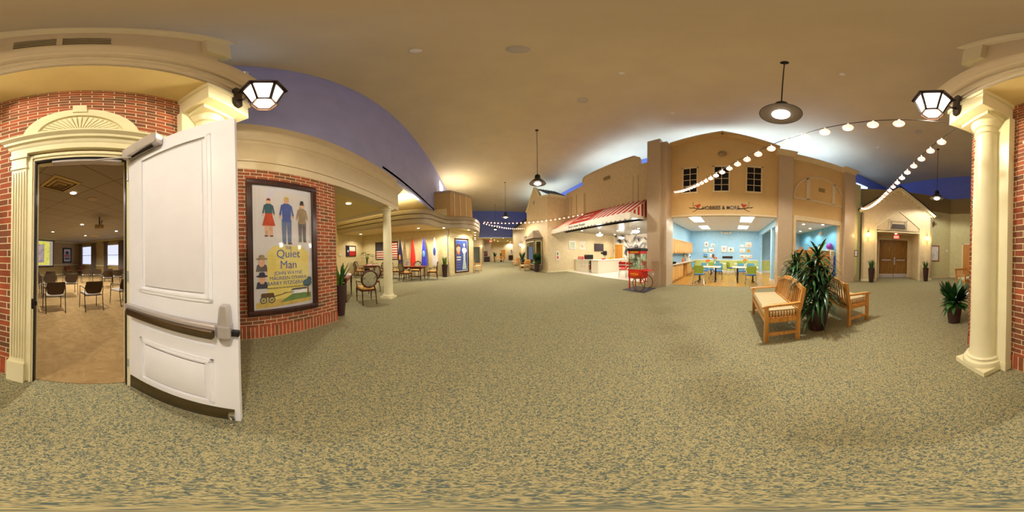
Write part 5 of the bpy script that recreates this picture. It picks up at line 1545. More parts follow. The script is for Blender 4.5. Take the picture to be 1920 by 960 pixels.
for x, y, h, lab in ((-2.98, 3.73, -57, 'oval back chair nearest the camera at the near cafe table'), (-3.72, 4.95, 205, 'oval back chair on the far side of the near cafe table'),
                     (-6.95, 8.0, 30, 'oval back chair at the middle cafe table, turned away before the star flag'), (-6.25, 9.75, 200, 'oval back chair behind the middle cafe table beside the column'), (-7.8, 8.9, 95, 'oval back chair deep behind the red books'), (-5.75, 8.75, -75, 'oval back chair partly behind the slim column'),
                     (-3.68, 7.98, 28, 'oval back chair nearest at the flags table, back to the camera'), (-4.62, 8.75, 80, 'oval back chair at the end of the flags table by the navy flag'), (-3.62, 9.48, 180, 'oval back chair behind the flags table facing the camera'), (-2.42, 8.85, 262, 'oval back chair at the flags table end nearest the planter')):
    put(lc, x, y, h, lab, fl_)
def cafe_table(label, x, y, h, w, d, pedestal=False):
    t = thing('cafe_table', label, 'table', (x, y, 0), H(h), 'mahogany cafe tables')
    b = MB(); b.rbox(-w / 2, w / 2, -d / 2, d / 2, .735, .765, .008); b.build('tabletop', wood('cherry_tabletop', (122, 56, 26), (156, 82, 42), .22), t)
    b = MB(); b.box(-w / 2 + .05, w / 2 - .05, -d / 2 + .05, d / 2 - .05, .63, .735); b.build('apron', M_mahog, t)
    if not pedestal:
        for sx_ in (-1, 1):
            for sy in (-1, 1):
                b = MB(); b.lathe([(.014, 0), (.016, .03), (.024, .3), (.032, .52), (.036, .54), (.026, .56), (.036, .59), (.036, .735)], (sx_ * (w / 2 - .07), sy * (d / 2 - .07), 0), 12); b.build('leg', M_mahog, t)
    else:
        for sx_ in (-1, 1):
            for sy in (-1, 1):
                b = MB(); b.lathe([(.03, 0), (.035, .03), (.018, .07), (.02, .1), (.035, .14), (.02, .2), (.028, .4), (.036, .5), (.022, .53), (.036, .6), (.036, .735)], (sx_ * (w / 2 - .1), sy * (d / 2 - .1), 0), 12); b.build('leg', M_mahog, t)
        b = MB(); b.bar((-w / 2 + .1, -d / 2 + .1, .15), (w / 2 - .1, d / 2 - .1, .15), .03, .03); b.bar((w / 2 - .1, -d / 2 + .1, .15), (-w / 2 + .1, d / 2 - .1, .15), .03, .03); b.build('stretcher', M_mahog, t)
cafe_table('mahogany cafe table with a pile of books, nearest the brick wall', -4.08, 3.58, -35, .9, 1.2)
cafe_table('mahogany cafe table with red books before the cafe corner', -6.75, 8.85, 45, 1.1, .9)
cafe_table('mahogany table with crossed stretcher in front of the flags', -3.45, 8.72, 0, 1.2, .9, True)
def book(x, y, z, w, d, h, rot, m, label):
    t = thing('book', label, 'book', (x, y, z), rot, 'books on the cafe tables')
    b = MB(); b.rbox(-w / 2, w / 2, -d / 2, d / 2, 0, h, .003); b.build('cover', m, t)
    b = MB(); b.box(-w / 2 + .004, w / 2 + .001, -d / 2 - .001, d / 2 + .001, .005, h - .005); b.build('pages', inks['white'], t)
book(-3.82, 3.58, .766, .3, .24, .035, .6, M_black, 'black book at the bottom of the pile on the near cafe table')
book(-3.95, 3.90, .766, .28, .22, .04, .9, inks['white'], 'white book lying flat beside the pile on the near cafe table')
book(-3.80, 3.60, .802, .27, .22, .03, .4, inks['grey'], 'grey book on top of the pile on the near cafe table')
book(-6.85, 8.9, .766, .4, .3, .04, .8, inks['red'], 'red book on the middle cafe table')
book(-6.85, 8.9, .807, .34, .26, .035, 1.0, inks['pink'], 'pink book lying on the red book')
book(-6.42, 9.1, .766, .3, .22, .02, .2, inks['white'], 'white booklet beside the red book')
t = thing('photo_card_holder', 'small upright card holder on the flags table', 'card holder', (-3.92, 8.78, .766), H(20))
b = MB(); b.rings([[(-.14, y, z), (.14, y, z), (.14, y + .01, z), (-.14, y + .01, z)] for y, z in ((-.03, 0), (.03, .26))]); b.box(-.14, .14, -.05, .05, 0, .006); b.build('holder', M_white, t)
b = MB(); b.rings([[(-.12, y, z), (.12, y, z), (.12, y + .002, z), (-.12, y + .002, z)] for y, z in ((-.03, .03), (.02, .24))]); b.build('card', noiseart('printed_card', [(.4, (70, 96, 150)), (.5, (226, 222, 214)), (.6, (150, 120, 96))], 14), t)
# flags on poles
def flag(x, m, em, label, emblem):
    t = thing('flag', label, 'flag', (x, 9.98, 0), 0, 'service flags on poles')
    b = MB(); b.lathe([(.13, 0), (.13, .03), (.04, .06), (.02, .07)], (0, 0, 0), 18); b.build('base', mat('brass_gold', (190, 150, 70), .3, metal=.8), t)
    b = MB(); b.rod((0, 0, .05), (0, 0, 2.55), .013); b.build('pole', mat('pole_wood', (170, 130, 70), .4), t)
    b = MB(); b.lathe([(.001, 0), (.02, .01), (.012, .03), (.022, .06), (.001, .12)], (0, 0, 2.54), 8); b.build('finial', mat('brass_gold', (190, 150, 70)), t)
    b = MB(); rs = []
    n = 26
    for z, w in ((.72, .17), (1.0, .18), (1.4, .15), (1.8, .11), (2.15, .07), (2.4, .035), (2.48, .015)):
        rs.append([((w * (1 + .18 * math.cos(6 * 2 * PI * i / n + z * 2))) * math.cos(2 * PI * i / n) + .03 * (2.4 - z) / 2, -.02 + .55 * w * (1 + .25 * math.cos(7 * 2 * PI * i / n + z)) * math.sin(2 * PI * i / n), z + .02 * math.cos(3 * 2 * PI * i / n)) for i in range(n)])
    b.rings(rs); g = b.build('cloth', m, t)
    if emblem:
        b = MB(); ez, ew, eh = emblem
        b.ell((.01, -.115, ez), (ew, .03, eh), 14, 8); b.build('emblem', em, g)
M_navyf = mat('navy_flag_cloth', (44, 36, 72), .7); M_redf = mat('red_flag_cloth', (226, 48, 32), .7); M_bluef = mat('royal_blue_flag_cloth', (64, 70, 206), .7); M_whitef = mat('white_flag_cloth', (236, 228, 220), .7)
flag(-4.96, M_navyf, mat('gold_braid', (236, 160, 40), .6), 'navy flag with a gold emblem beside the striped flag picture', (1.25, .07, .2))
flag(-4.04, M_redf, mat('gold_braid', (236, 160, 40)), 'plain red flag, second of the row of four', None)
flag(-3.26, M_bluef, mat('sky_gold_emblem', (120, 180, 210), .6), 'royal blue flag with a light blue and gold emblem', (1.45, .09, .22))
flag(-2.55, M_whitef, mat('blue_seal_print', (72, 92, 176), .6), 'white flag with a blue seal, nearest the planter', (1.6, .085, .26))
# framed flags
t = picture('framed_flag', 'framed thirteen stripe flag picture behind the slim column', 'picture', (-6.25, 10.3, 1.76), 0, 1.95, 1.3, M_black, .05, .04, inks['cream'], 0)
b = MB(); b.use(mat('faded_flag_red', (186, 70, 44), .7))
for k in range(7):
    z = .6 - k * .1745
    flat(b, [(-.925, z - .0873), (.925, z - .0873), (.925, z), (-.925, z)], -.014)
b.use(mat('faded_flag_canton', (66, 60, 60), .7)); flat(b, [(-.925, -.01), (-.1, -.01), (-.1, .6), (-.925, .6)], -.017)
b.use(inks['cream'])
for r_ in range(5):
    for c_ in range(6):
        flat(b, oval(-.86 + c_ * .14, .54 - r_ * .12, .014, .014, 5), -.0195)
b.build('printed_flag', None, t)
t = picture('framed_flag', 'small framed lone star flag picture on the cream cafe wall', 'picture', (-8.5, 8.87, 1.79), R(90), 1.08, .82, M_frame, .07, .04, None, 0, inks['navy'])
b = MB(); b.use(inks['cream']); flat(b, [(-.17, 0), (.47, 0), (.47, .34), (-.17, .34)], -.014); b.use(mat('flag_red', (196, 40, 32), .6)); flat(b, [(-.17, -.34), (.47, -.34), (.47, 0), (-.17, 0)], -.014)
st_ = [(-.32 + (.11 if i % 2 == 0 else .045) * math.sin(2 * PI * i / 10), (.11 if i % 2 == 0 else .045) * math.cos(2 * PI * i / 10)) for i in range(10)]
b.use(inks['white']); flat(b, st_, -.016); b.build('printed_flag', None, t)
b = MB(); b.rbox(-8.5, -8.47, 7.66, 7.8, 1.42, 1.6, .006); tag(b.build('thermostat', M_white), 'white thermostat on the cream cafe wall', 'thermostat')

# ================================================================ CORRIDOR AND LOBBY
def side_table(label, x, y, h, w=.45, d=.45, z=.46):
    t = thing('side_table', label, 'table', (x, y, 0), H(h))
    b = MB(); b.rbox(-w / 2, w / 2, -d / 2, d / 2, z - .03, z, .005); b.build('tabletop', M_teak, t)
    for sx_ in (-1, 1):
        for sy in (-1, 1):
            b = MB(); b.box(sx_ * (w / 2 - .03) - .02, sx_ * (w / 2 - .03) + .02, sy * (d / 2 - .03) - .02, sy * (d / 2 - .03) + .02, 0, z - .03); b.build('leg', M_teak, t)
side_table('small teak end table at the foot of the diagonal poster wall', .02, 12.15, 0)
def lounge(label, x, y, h, w=.6, flag=None):
    t = thing('lounge_chair', label, 'armchair', (x, y, 0), H(h), 'teak armchairs with pale cushions')
    for sx_ in (-1, 1):
        b = MB(); b.box(sx_ * w / 2 - .025, sx_ * w / 2 + .025, .22, .27, 0, .6); b.build('leg', M_teak, t)
        b = MB(); b.rings([[(sx_ * w / 2 + dx, yy + dy, zz) for dx, dy in ((-.025, -.025), (.025, -.025), (.025, .025), (-.025, .025))] for yy, zz in ((-.25, 0), (-.25, .4), (-.34, .85))]); b.build('leg', M_teak, t)
        b = MB(); b.rbox(sx_ * w / 2 - .035, sx_ * w / 2 + .035, -.3, .3, .6, .63, .005); b.build('armrest', M_teak, t)
    b = MB(); b.box(-w / 2, w / 2, -.25, .25, .32, .38); b.build('seat', M_teak, t)
    b = MB(); b.rbox(-w / 2 + .03, w / 2 - .03, -.22, .27, .38, .48, .02); b.build('cushion', mat('pale_cushion', (214, 204, 168), .8), t)
    b = MB()
    b.rings([[(-w / 2, y_, z_), (w / 2, y_, z_), (w / 2, y_ - .03, z_), (-w / 2, y_ - .03, z_)] for y_, z_ in ((-.325, .8), (-.345, .88))])
    for k in range(9):
        xx = -w / 2 + w * (k + 1) / 10
        b.bar((xx, -.265, .42), (xx, -.335, .82), .035, .015)
    b.build('backrest', M_teak, t)
    return t
lounge('teak armchair with pale cushion behind the small end table', .2, 13.4, 90)
lounge('teak armchair with pale cushion in front of the bay window', 3.88, 12.5, 250)
lounge('teak armchair far along the right wall past the wall lantern', 4.55, 18.4, 270, .9)
b2 = dup(b1, (3.75, 25.6, 0), 0, 'far teak bench in the lobby facing the hall, in front of two plants', 'far lobby bench')
del b2['group']
t = thing('television', 'dark framed television above the far espresso console', 'television', (1.68, 27.98, 1.45), 0)
b = MB(); b.rbox(-.4, .4, -.1, 0, -.42, .42, .01); b.build('bezel', M_espresso, t); b = MB(); b.box(-.3, .33, -.105, -.1, -.3, .32); b.build('screen', noiseart('tv_reflection', [(.4, (40, 22, 20)), (.6, (120, 70, 48))], 3, .2), t)
def cabinet(name, label, cat, loc, h, w, d, ht, m, nd, drawers=0, handle=None, group=None, toe=.08, top=None):
    # front faces local -y
    t = thing(name, label, cat, loc, H(h), group)
    b = MB(); b.box(-w / 2, w / 2, 0, d, toe, ht); b.box(-w / 2 + .02, w / 2 - .02, .05, d, 0, toe)
    b.build('body', m, t)
    if top:
        b = MB(); b.rbox(-w / 2 - .02, w / 2 + .02, -.03, d, ht, ht + .03, .006); b.build('top', top, t)
    zt = ht - .03
    dw = w / nd
    if drawers:
        for k in range(nd):
            b = MB(); b.rbox(-w / 2 + k * dw + .01, -w / 2 + (k + 1) * dw - .01, -.02, 0, zt - .15, zt, .004); g = b.build('drawer', m, t)
            if handle:
                b = MB(); b.tube([(-w / 2 + (k + .5) * dw - .05, -.022, zt - .075), (-w / 2 + (k + .5) * dw - .05, -.045, zt - .075), (-w / 2 + (k + .5) * dw + .05, -.045, zt - .075), (-w / 2 + (k + .5) * dw + .05, -.022, zt - .075)], .005, 6); b.build('handle', handle, g)
        zt -= .17
    for k in range(nd):
        x0_, x1_, z0_ = -w / 2 + k * dw + .008, -w / 2 + (k + 1) * dw - .008, toe + .01
        b = MB(); b.box(x0_, x1_, -.012, 0, z0_, zt)
        f_ = .055
        for a in ((x0_, x1_, z0_, z0_ + f_), (x0_, x1_, zt - f_, zt), (x0_, x0_ + f_, z0_, zt), (x1_ - f_, x1_, z0_, zt)):
            b.box(a[0], a[1], -.022, -.012, a[2], a[3])
        g = b.build('door', m, t)
        if handle:
            xx = x1_ - .04 if k % 2 == 0 else x0_ + .04
            b = MB(); b.rod((xx, -.035, zt - .2), (xx, -.035, zt - .08), .005, n=6); b.build('handle', handle, g)
    return t
cabinet('console_cabinet', 'far espresso console under the television', 'cabinet', (1.85, 27.55, 0), 0, 1.15, .42, .86, M_espresso, 3, 0, M_chrome, top=M_espresso)
cabinet('console_cabinet', 'far espresso console under the grey picture right of the oak door', 'cabinet', (7.15, 32.0, 0), 0, .95, .42, .98, M_espresso, 2, 1, M_chrome, top=M_espresso)
picture('framed_picture', 'far white framed grey picture above the right hand console', 'picture', (7.3, 32.5, 1.72), 0, .6, .95, M_white, .05, .03, M_paper, .05, noiseart('grey_landscape', [(.35, (70, 62, 48)), (.65, (180, 170, 140))], 4))
def single_door(name, label, loc, rotz, w, h, m=M_oakdoor, kick=True):
    o = MB(); o.box(-w / 2 - .08, -w / 2, -.03, .02, 0, h + .08); o.box(w / 2, w / 2 + .08, -.03, .02, 0, h + .08); o.box(-w / 2 - .08, w / 2 + .08, -.03, .02, h, h + .08)
    t = o.build(name, M_trim, None, rotz, loc); t['kind'] = 'structure'; t['label'] = label; t['category'] = 'door'
    b = MB(); b.box(-w / 2, w / 2, -.012, .0, .01, h); b.build('door_panel', m, t)
    b = MB(); b.tube([(w / 2 - .08, -.015, 1.0), (w / 2 - .08, -.05, 1.0), (w / 2 - .2, -.05, 1.0)], .009, 8); b.build('handle', M_chrome, t)
    if kick:
        b = MB(); b.box(-w / 2 + .03, w / 2 - .03, -.016, -.012, .02, .25); b.build('kick_plate', M_steel, t)
    return t
single_door('door_2', 'oak door at the far end of the lobby', (5.55, 32.48, 0), 0, .98, 2.15)
single_door('door_3', 'oak door in the sage wall beside the brick side wall', (1.22, -11.1, 0), R(180), .92, 2.3)
def exit_sign(name, label, loc, rotz, s=1.0, lit=True, hang=.06):
    t = thing(name, label, 'exit sign', loc, rotz)
    b = MB(); b.rbox(-.16 * s, .16 * s, -.03, .03, -.1 * s, .1 * s, .006); b.rod((0, 0, .1 * s), (0, 0, .1 * s + hang), .012); b.build('housing', M_white, t)
    b = MB(); b.box(-.145 * s, .145 * s, -.034, -.03, -.085 * s, .085 * s); b.build('face', M_exit if lit else M_white, t)
    text('lettering', 'EXIT', .13 * s, mat('pale_exit_letter', (255, 190, 150), emit=1.0, var=0) if lit else mat('exit_red_letter', (210, 60, 50)), t, (0, -.037, 0), .001, .95, .002)
exit_sign('exit_sign', 'far red exit sign hanging in the lobby', (2.62, 27.6, 3.5), 0, 1.6, True, .1)
# lobby sconce and right wall lantern
t = thing('wall_sconce', 'far left amber sconce on the narrow lobby wall', 'sconce', (.93, 25.0, 2.62), 0)
b = MB(); b.rbox(-.05, .05, -.04, 0, -.14, .14, .01); b.tube([(0, -.03, .05), (0, -.12, .1), (0, -.14, .05)], .012); b.build('bracket', M_dark, t)
b = MB(); b.lathe([(.03, .06), (.07, .0), (.09, -.12), (.06, -.16), (.001, -.17)], (0, -.14, 0), 14); b.build('shade', M_sconce, t)
light('sconce_lamp', 'POINT', (0, -.2, -.1), 6, WARM, .06, parent=t)
t = thing('wall_lantern', 'bell glass wall lantern on the bay window front', 'wall lantern', (5.0, 16.87, 2.36), R(-90))
b = MB(); b.rbox(-.05, .05, -.03, 0, .0, .3, .01); b.tube([(0, -.02, .25), (0, -.12, .32), (0, -.2, .3), (0, -.22, .2)], .014); b.lathe([(.001, .2), (.05, .18), (.09, .1), (.1, .09)], (0, -.22, 0), 14); b.build('bracket', M_dark, t)
b = MB(); b.lathe([(.09, .09), (.12, .0), (.1, -.1), (.05, -.15), (.001, -.16)], (0, -.22, 0), 16); b.build('shade', M_lantglow, t)
light('lantern_light', 'POINT', (0, -.25, -.25), 10, WARM, .08, parent=t)

# --- bay window
t = thing('bay_window', 'taupe bay window with a hipped roof on the gabled shop front', 'bay window', (0, 0, 0))
M_tau = mat('taupe_window_paint', (122, 108, 86), .5)
out = [(4.94, 11.35), (4.45, 11.72), (4.45, 13.75), (4.94, 14.12)]
b = MB(); b.prism(out, .12, .45); b.build('base_panel', M_tau, t)
b = MB(); b.prism([(4.94, 11.28), (4.40, 11.68), (4.40, 13.8), (4.94, 14.2)], 2.38, 2.58); b.build('head', M_tau, t)
for p in out:
    b = MB(); b.box(p[0] - .05, p[0] + .05, p[1] - .05, p[1] + .05, .12, 2.4); b.build('post', M_tau, t)
b = MB(); v = [(4.98, 11.1, 2.55), (4.28, 11.55, 2.55), (4.28, 13.9, 2.55), (4.98, 14.4, 2.55), (4.93, 12.1, 3.25), (4.93, 13.3, 3.25), (4.70, 12.7, 3.28)]
b.add(v, [(0, 1, 6, 4), (1, 2, 6), (2, 3, 5, 6), (0, 3, 2, 1), (4, 6, 5), (0, 4, 5, 3)]); b.build('hipped_roof', mat('taupe_shingle', (136, 120, 96), .8, var=.15, scale=25), t)
for (p, q) in ((out[0], out[1]), (out[1], out[2]), (out[2], out[3])):
    P_, Q_ = Vector((p[0], p[1], 0)), Vector((q[0], q[1], 0))
    u = (Q_ - P_).normalized()
    a, c_ = P_ + u * .09, Q_ - u * .09
    b = MB()
    for z in (.5, 2.32):
        b.bar((a.x, a.y, z), (c_.x, c_.y, z), .05, .05)
    for e in (a, c_):
        b.bar((e.x, e.y, .5), (e.x, e.y, 2.32), .05, .05)
    g = b.build('sash', M_trim, t)
    b = MB(); b.bar((a.x, a.y, .5), (c_.x, c_.y, .5), .01, .01)
    nrm = Vector((u.y, -u.x, 0)) * .004
    vs = [a + nrm, c_ + nrm, a - nrm, c_ - nrm]
    b = MB(); b.add([(vs[k].x, vs[k].y, z) for z in (.52, 2.3) for k in (0, 1, 3, 2)], [(3, 2, 1, 0), (4, 5, 6, 7), (0, 1, 5, 4), (1, 2, 6, 5), (2, 3, 7, 6), (3, 0, 4, 7)]); b.build('pane', M_winglass, g)
b = MB(); b.box(4.9, 4.925, 11.5, 14.0, .46, 2.37); tag(b.build('interior_blind', mat('olive_interior', (150, 150, 92), .7)), 'olive interior lining behind the bay window glass', 'blind')
b = MB(); b.box(4.955, 4.995, 15.15, 15.5, .02, 2.45); g = tag(b.build('shutter', wood('brown_shutter', (92, 62, 34), (120, 84, 48))), 'brown wooden shutter left of the bay window', 'shutter')
t = thing('shop_lettering', 'black letters over the shutter beside the bay window', 'lettering', (5.0, 15.7, 2.95), R(-90)); text('lettering', 'TE M', .42, M_black, t, (0, -.009, 0), .01, .9)
t = thing('extinguisher_cabinet', 'white extinguisher cabinet on the sweet shop side wall', 'cabinet', (5.72, 10.4, 1.18), 0)
b = MB(); b.rbox(-.12, .12, -.04, 0, -.34, .34, .006); b.build('cabinet_frame', M_white, t)
b = MB(); b.box(-.08, .08, -.045, -.04, -.3, .3); b.build('glass_door', inks['cream'], t)
b = MB(); b.use(M_red); b.rbox(-.05, .06, -.05, -.044, -.22, -.02, .01); b.rod((0, -.05, -.02), (0, -.05, .03), .02); b.use(inks['green']); b.box(-.06, .06, -.048, -.045, .06, .26); b.build('extinguisher', None, t)

# ================================================================ SWEET SHOP
M_wgloss = mat('white_gloss_laminate', (232, 224, 204), .2, var=.01)
t = thing('shop_counter', 'white L-shaped sweet shop counter', 'counter', (0, 0, 0))
b = MB(); b.rings([[(7.3, 7.8, z), (10.5, 7.8, z), (10.5, 8.35, z), (7.85, 8.35, z), (7.85, 8.5, z), (7.3, 8.5, z)] for z in (.01, .87)]); b.build('counter_front', M_wgloss, t)
b = MB(); b.box(7.28, 7.85, 8.75, 10.38, .01, .87); g = b.build('cabinet_run', M_wgloss, t)
for k in range(3):
    b = MB(); b.rbox(7.26, 7.28, 8.8 + k * .36, 9.13 + k * .36, .62, .84, .003); d_ = b.build('drawer', M_wgloss, t)
    b = MB(); b.rod((7.25, 8.9 + k * .36, .76), (7.25, 9.03 + k * .36, .76), .005); b.build('handle', M_chrome, d_)
    b = MB(); b.rbox(7.26, 7.28, 8.8 + k * .36, 9.13 + k * .36, .34, .6, .003); b.build('drawer', M_wgloss, t)
b = MB(); b.rbox(7.22, 7.9, 8.35, 10.38, .87, .91, .006); b.rbox(7.22, 10.56, 7.72, 8.42, .87, .91, .006); b.build('worktop', M_white, t)
b = MB(); b.box(7.3, 7.8, 8.5, 8.75, .25, .86); g = b.build('shelf_niche', M_black, t)
t = thing('bottle_rack', 'upright rack of coloured bottles set in the counter', 'rack', (7.29, 8.62, .3), 0)
b = MB()
for k in range(5):
    b.use([inks['orange'], inks['red'], inks['cream'], inks['green'], inks['ochre']][k]); b.rod((-.02, .0, .06 + k * .11), (-.06, 0, .06 + k * .11), .045, n=12)
b.build('bottle_ends', None, t)
t = thing('toaster_oven', 'black toaster oven on the sweet shop counter', 'oven', (7.62, 9.15, .911), R(-90))
b = MB(); b.rbox(-.3, .3, -.2, .2, 0, .34, .03); b.build('oven_body', M_black, t); b = MB(); b.box(-.24, .12, -.205, -.2, .06, .27); b.build('glass_door', mat('maroon_glass', (70, 30, 30), .1), t); b = MB(); b.rod((-.2, -.22, .29), (.1, -.22, .29), .008); b.build('handle', M_chrome, t)
t = thing('counter_sign', 'red counter sign with white lettering', 'sign', (7.35, 9.75, .911), R(-90))
b = MB(); b.rbox(-.34, .34, -.02, .02, 0, .2, .004); b.build('sign_board', M_red, t); text('lettering', 'SWEETS', .15, inks['white'], t, (0, -.023, .1), .002)
t = thing('coffee_urn', 'black and steel coffee dispenser on the front counter', 'coffee machine', (8.3, 8.15, .911), R(-60))
b = MB(); b.rod((0, 0, 0), (0, 0, .06), .12, n=20); b.rod((0, 0, .06), (0, 0, .3), .03, n=12); b.build('stand', M_chrome, t)
b = MB(); b.rbox(-.14, .14, -.12, .12, .28, .62, .05); b.rod((-.14, 0, .45), (-.28, 0, .45), .08, n=14); b.build('urn', M_black, t)
b = MB(); b.lathe([(.001, 0), (.05, 0), (.1, .06), (.11, .09), (.1, .09), (.05, .015), (.001, .012)], (0, 0, 0), 18); tag(b.build('bowl', M_red, None, 0, (7.95, 8.0, .911)), 'small red bowl on the front counter', 'bowl')
t = thing('snack_box', 'yellow and green snack basket on the front counter', 'basket', (8.95, 8.1, .911)); b = MB(); b.rings([[(x * k, y * k, z) for x, y in ((-.22, -.12), (.22, -.12), (.22, .12), (-.22, .12))] for z, k in ((0, .85), (.12, 1))]); b.build('basket', mat('yellow_plastic', (236, 170, 50), .5), t); b = MB(); b.ell((-.08, 0, .12), (.09, .08, .05)); b.ell((.1, 0, .12), (.08, .08, .04)); b.build('contents', inks['green'], t)
t = thing('television', 'flat black television on the sweet shop side wall', 'television', (9.8, 10.38, 1.85), 0); b = MB(); b.rbox(-.53, .53, -.07, 0, -.32, .32, .01); b.build('bezel', M_black, t); b = MB(); b.box(-.49, .49, -.074, -.07, -.28, .28); b.build('screen', mat('dark_screen', (72, 62, 66), .12), t)
art1 = noiseart('yellow_green_print', [(.35, (196, 204, 90)), (.5, (150, 170, 150)), (.62, (226, 222, 190)), (.75, (96, 110, 90))], 7)
picture('framed_picture', 'white framed print on the sweet shop wall nearest the extinguisher', 'picture', (7.04, 10.4, 2.0), 0, .62, .64, M_white, .05, .03, M_paper, .06, art1)
picture('framed_picture', 'white framed print on the sweet shop wall between print and television', 'picture', (8.03, 10.4, 2.0), 0, .62, .64, M_white, .05, .03, M_paper, .06, noiseart('yellow_brown_print', [(.35, (226, 206, 110)), (.5, (230, 224, 200)), (.6, (170, 110, 60)), (.75, (214, 190, 90))], 6))
single_door('door_4', 'oak door in the mural wall of the sweet shop', (11.79, 9.75, 0), R(-90), .95, 2.15, kick=False)
def bowl_pendant(x, y, label):
    t = thing('bowl_pendant', label, 'pendant lamp', (x, y, 0), 0, 'sweet shop bowl pendants')
    b = MB(); b.rod((0, 0, 3.0), (0, 0, 2.62), .01); b.lathe([(.06, 2.995), (.06, 2.97), (.01, 2.96)], (0, 0, 0), 14); b.build('stem', M_steel, t)
    b = MB(); b.lathe([(.001, .05), (.1, .05), (.2, .02), (.22, -.01), (.19, -.06), (.1, -.09), (.001, -.1)], (0, 0, 2.6), 24); b.build('glass_bowl', mat('bowl_glow', (255, 246, 226), emit=6, var=0), t)
    light('bowl_light', 'POINT', (0, 0, 2.4), 22, NEUT, .12, parent=t)
bowl_pendant(7.49, 7.86, 'glowing bowl pendant over the counter corner'); bowl_pendant(7.56, 5.04, 'glowing bowl pendant nearest the taupe pilaster'); bowl_pendant(10.16, 8.14, 'glowing bowl pendant deepest in front of the mural')
def diner_chair(label=''):
    t = thing('diner_chair', label, 'chair', (0, 0, 0), 0, 'red diner chairs')
    for sx_ in (-1, 1):
        tubes(t, 'leg', M_chrome, [(sx_ * .2, .22, 0), (sx_ * .18, .17, .44)], .012); tubes(t, 'leg', M_chrome, [(sx_ * .2, -.25, 0), (sx_ * .17, -.19, .44), (sx_ * .19, -.24, .86)], .012)
    b = MB(); b.lathe([(.001, 0), (.2, 0), (.22, .02), (.22, .05), (.19, .07), (.001, .075)], (0, 0, .42), 24); b.build('seat', M_redpl, t)
    b = MB(); b.rings([[(x, -.2 - .05 * (1 - (x / .2) ** 2) * .6 + d_ - .04 * (z - .62) * 2, z) for x, d_ in ((-.2, 0), (-.1, 0), (0, 0), (.1, 0), (.2, 0), (.2, .03), (.1, .03), (0, .03), (-.1, .03), (-.2, .03))] for z in (.58, .68, .8, .88)]); g = b.build('backrest', M_redpl, t)
    b = MB(); b.box(-.18, .18, -.262, -.25, .70, .74); b.build('white_stripe', M_white, g)
    return t
dc = diner_chair(); df = [True]
for x, y, h, lab in ((7.3, 5.75, 60, 'red diner chair nearest the counter end'), (7.35, 5.2, 80, 'red diner chair directly behind the popcorn cart'), (8.0, 6.2, 150, 'red diner chair on the far side of the round table'), (8.5, 5.2, 280, 'red diner chair farthest into the shop'), (7.9, 4.6, 20, 'red diner chair hidden behind the popcorn case')):
    put(dc, x, y, h, lab, df)
t = thing('round_table', 'white round pedestal table among the red diner chairs', 'table', (7.95, 5.5, 0))
b = MB(); b.lathe([(.001, 0), (.4, 0), (.42, .01), (.42, .03), (.001, .035)], (0, 0, .72), 30); b.build('tabletop', M_wgloss, t); b = MB(); b.lathe([(.25, 0), (.24, .02), (.04, .05), (.03, .72)], (0, 0, 0), 16); b.build('pedestal', M_chrome, t)

# ================================================================ HOBBY ROOM
cabs = [('maple wall cabinet nearest the hobby room opening', 7.31), ('maple wall cabinet, second from the opening', 8.13), ('maple wall cabinet in the middle of the row', 8.95), ('maple wall cabinet, second from the back corner', 9.77), ('maple wall cabinet nearest the back corner', 10.55)]
for lab, x in cabs:
    t = cabinet('wall_cabinet', lab, 'cabinet', (x, 2.68, 1.36), 0, .81 if x < 10.3 else .74, .31, .71, M_maple, 2, 0, None, 'maple wall cabinets', toe=0)
for lab, x, w in (('maple base cabinet nearest the hobby room opening', 7.35, .88), ('maple base cabinet second from the opening', 8.2, .8), ('maple base cabinet past the knee space', 9.95, .9), ('maple base cabinet in the back corner', 10.85, .86)):
    cabinet('base_cabinet', lab, 'cabinet', (x, 2.64, 0), 0, w, .35, .82, M_maple, 2, 0, None, 'maple base cabinets')
b = MB(); b.box(8.62, 9.48, 2.9, 2.99, .01, .82); tag(b.build('knee_space_panel', wood('amber_panel', (178, 118, 44), (196, 136, 60))), 'amber wood back panel of the knee space in the counter', 'panel')
b = MB(); b.rbox(6.9, 11.68, 2.58, 3.0, .825, .865, .006); tag(b.build('worktop', mat('speckled_worktop', (212, 202, 182), .3, var=.08, scale=60)), 'long speckled worktop over the maple base cabinets', 'worktop')
b = MB(); b.lathe([(.001, 0), (.08, 0), (.13, .05), (.14, .1), (.12, .1), (.1, .03), (.001, .02)], (0, 0, 0), 20); tag(b.build('bowl', M_black, None, 0, (7.35, 2.72, .866)), 'black bowl on the hobby room worktop', 'bowl')
b = MB(); b.rbox(-.1, .1, -.04, .04, 0, .2, .004); tag(b.build('craft_box', noiseart('aqua_red_box', [(.4, (120, 210, 200)), (.52, (230, 240, 230)), (.6, (220, 70, 60))], 5), None, .3, (7.75, 2.88, .866)), 'aqua and red craft box behind the black bowl', 'box')
b = MB(); b.lathe([(.001, 0), (.035, 0), (.035, .15), (.012, .18), (.012, .22), (.001, .22)], (0, 0, 0), 12); tag(b.build('soap_bottle', M_white, None, 0, (6.98, 2.85, .866)), 'white soap bottle at the near end of the worktop', 'bottle')
b = MB(); b.rbox(-.14, .14, -.05, .05, 0, .09, .01); b.rbox(-.16, -.06, -.05, .05, .06, .2, .01); tag(b.build('tape_dispenser', mat('orange_plastic', (240, 110, 30), .4), None, .1, (9.1, 2.78, .866)), 'orange tape dispenser on the hobby worktop', 'tape dispenser')
t = thing('coffee_maker', 'white coffee maker with a dark dial under the last wall cabinets', 'coffee maker', (10.35, 2.82, .866)); b = MB(); b.rbox(-.2, .2, -.12, .12, .0, .42, .02); b.build('machine_body', M_white, t); b = MB(); b.rod((0, -.12, .26), (0, -.135, .26), .08, n=18); b.build('dial', M_black, t)
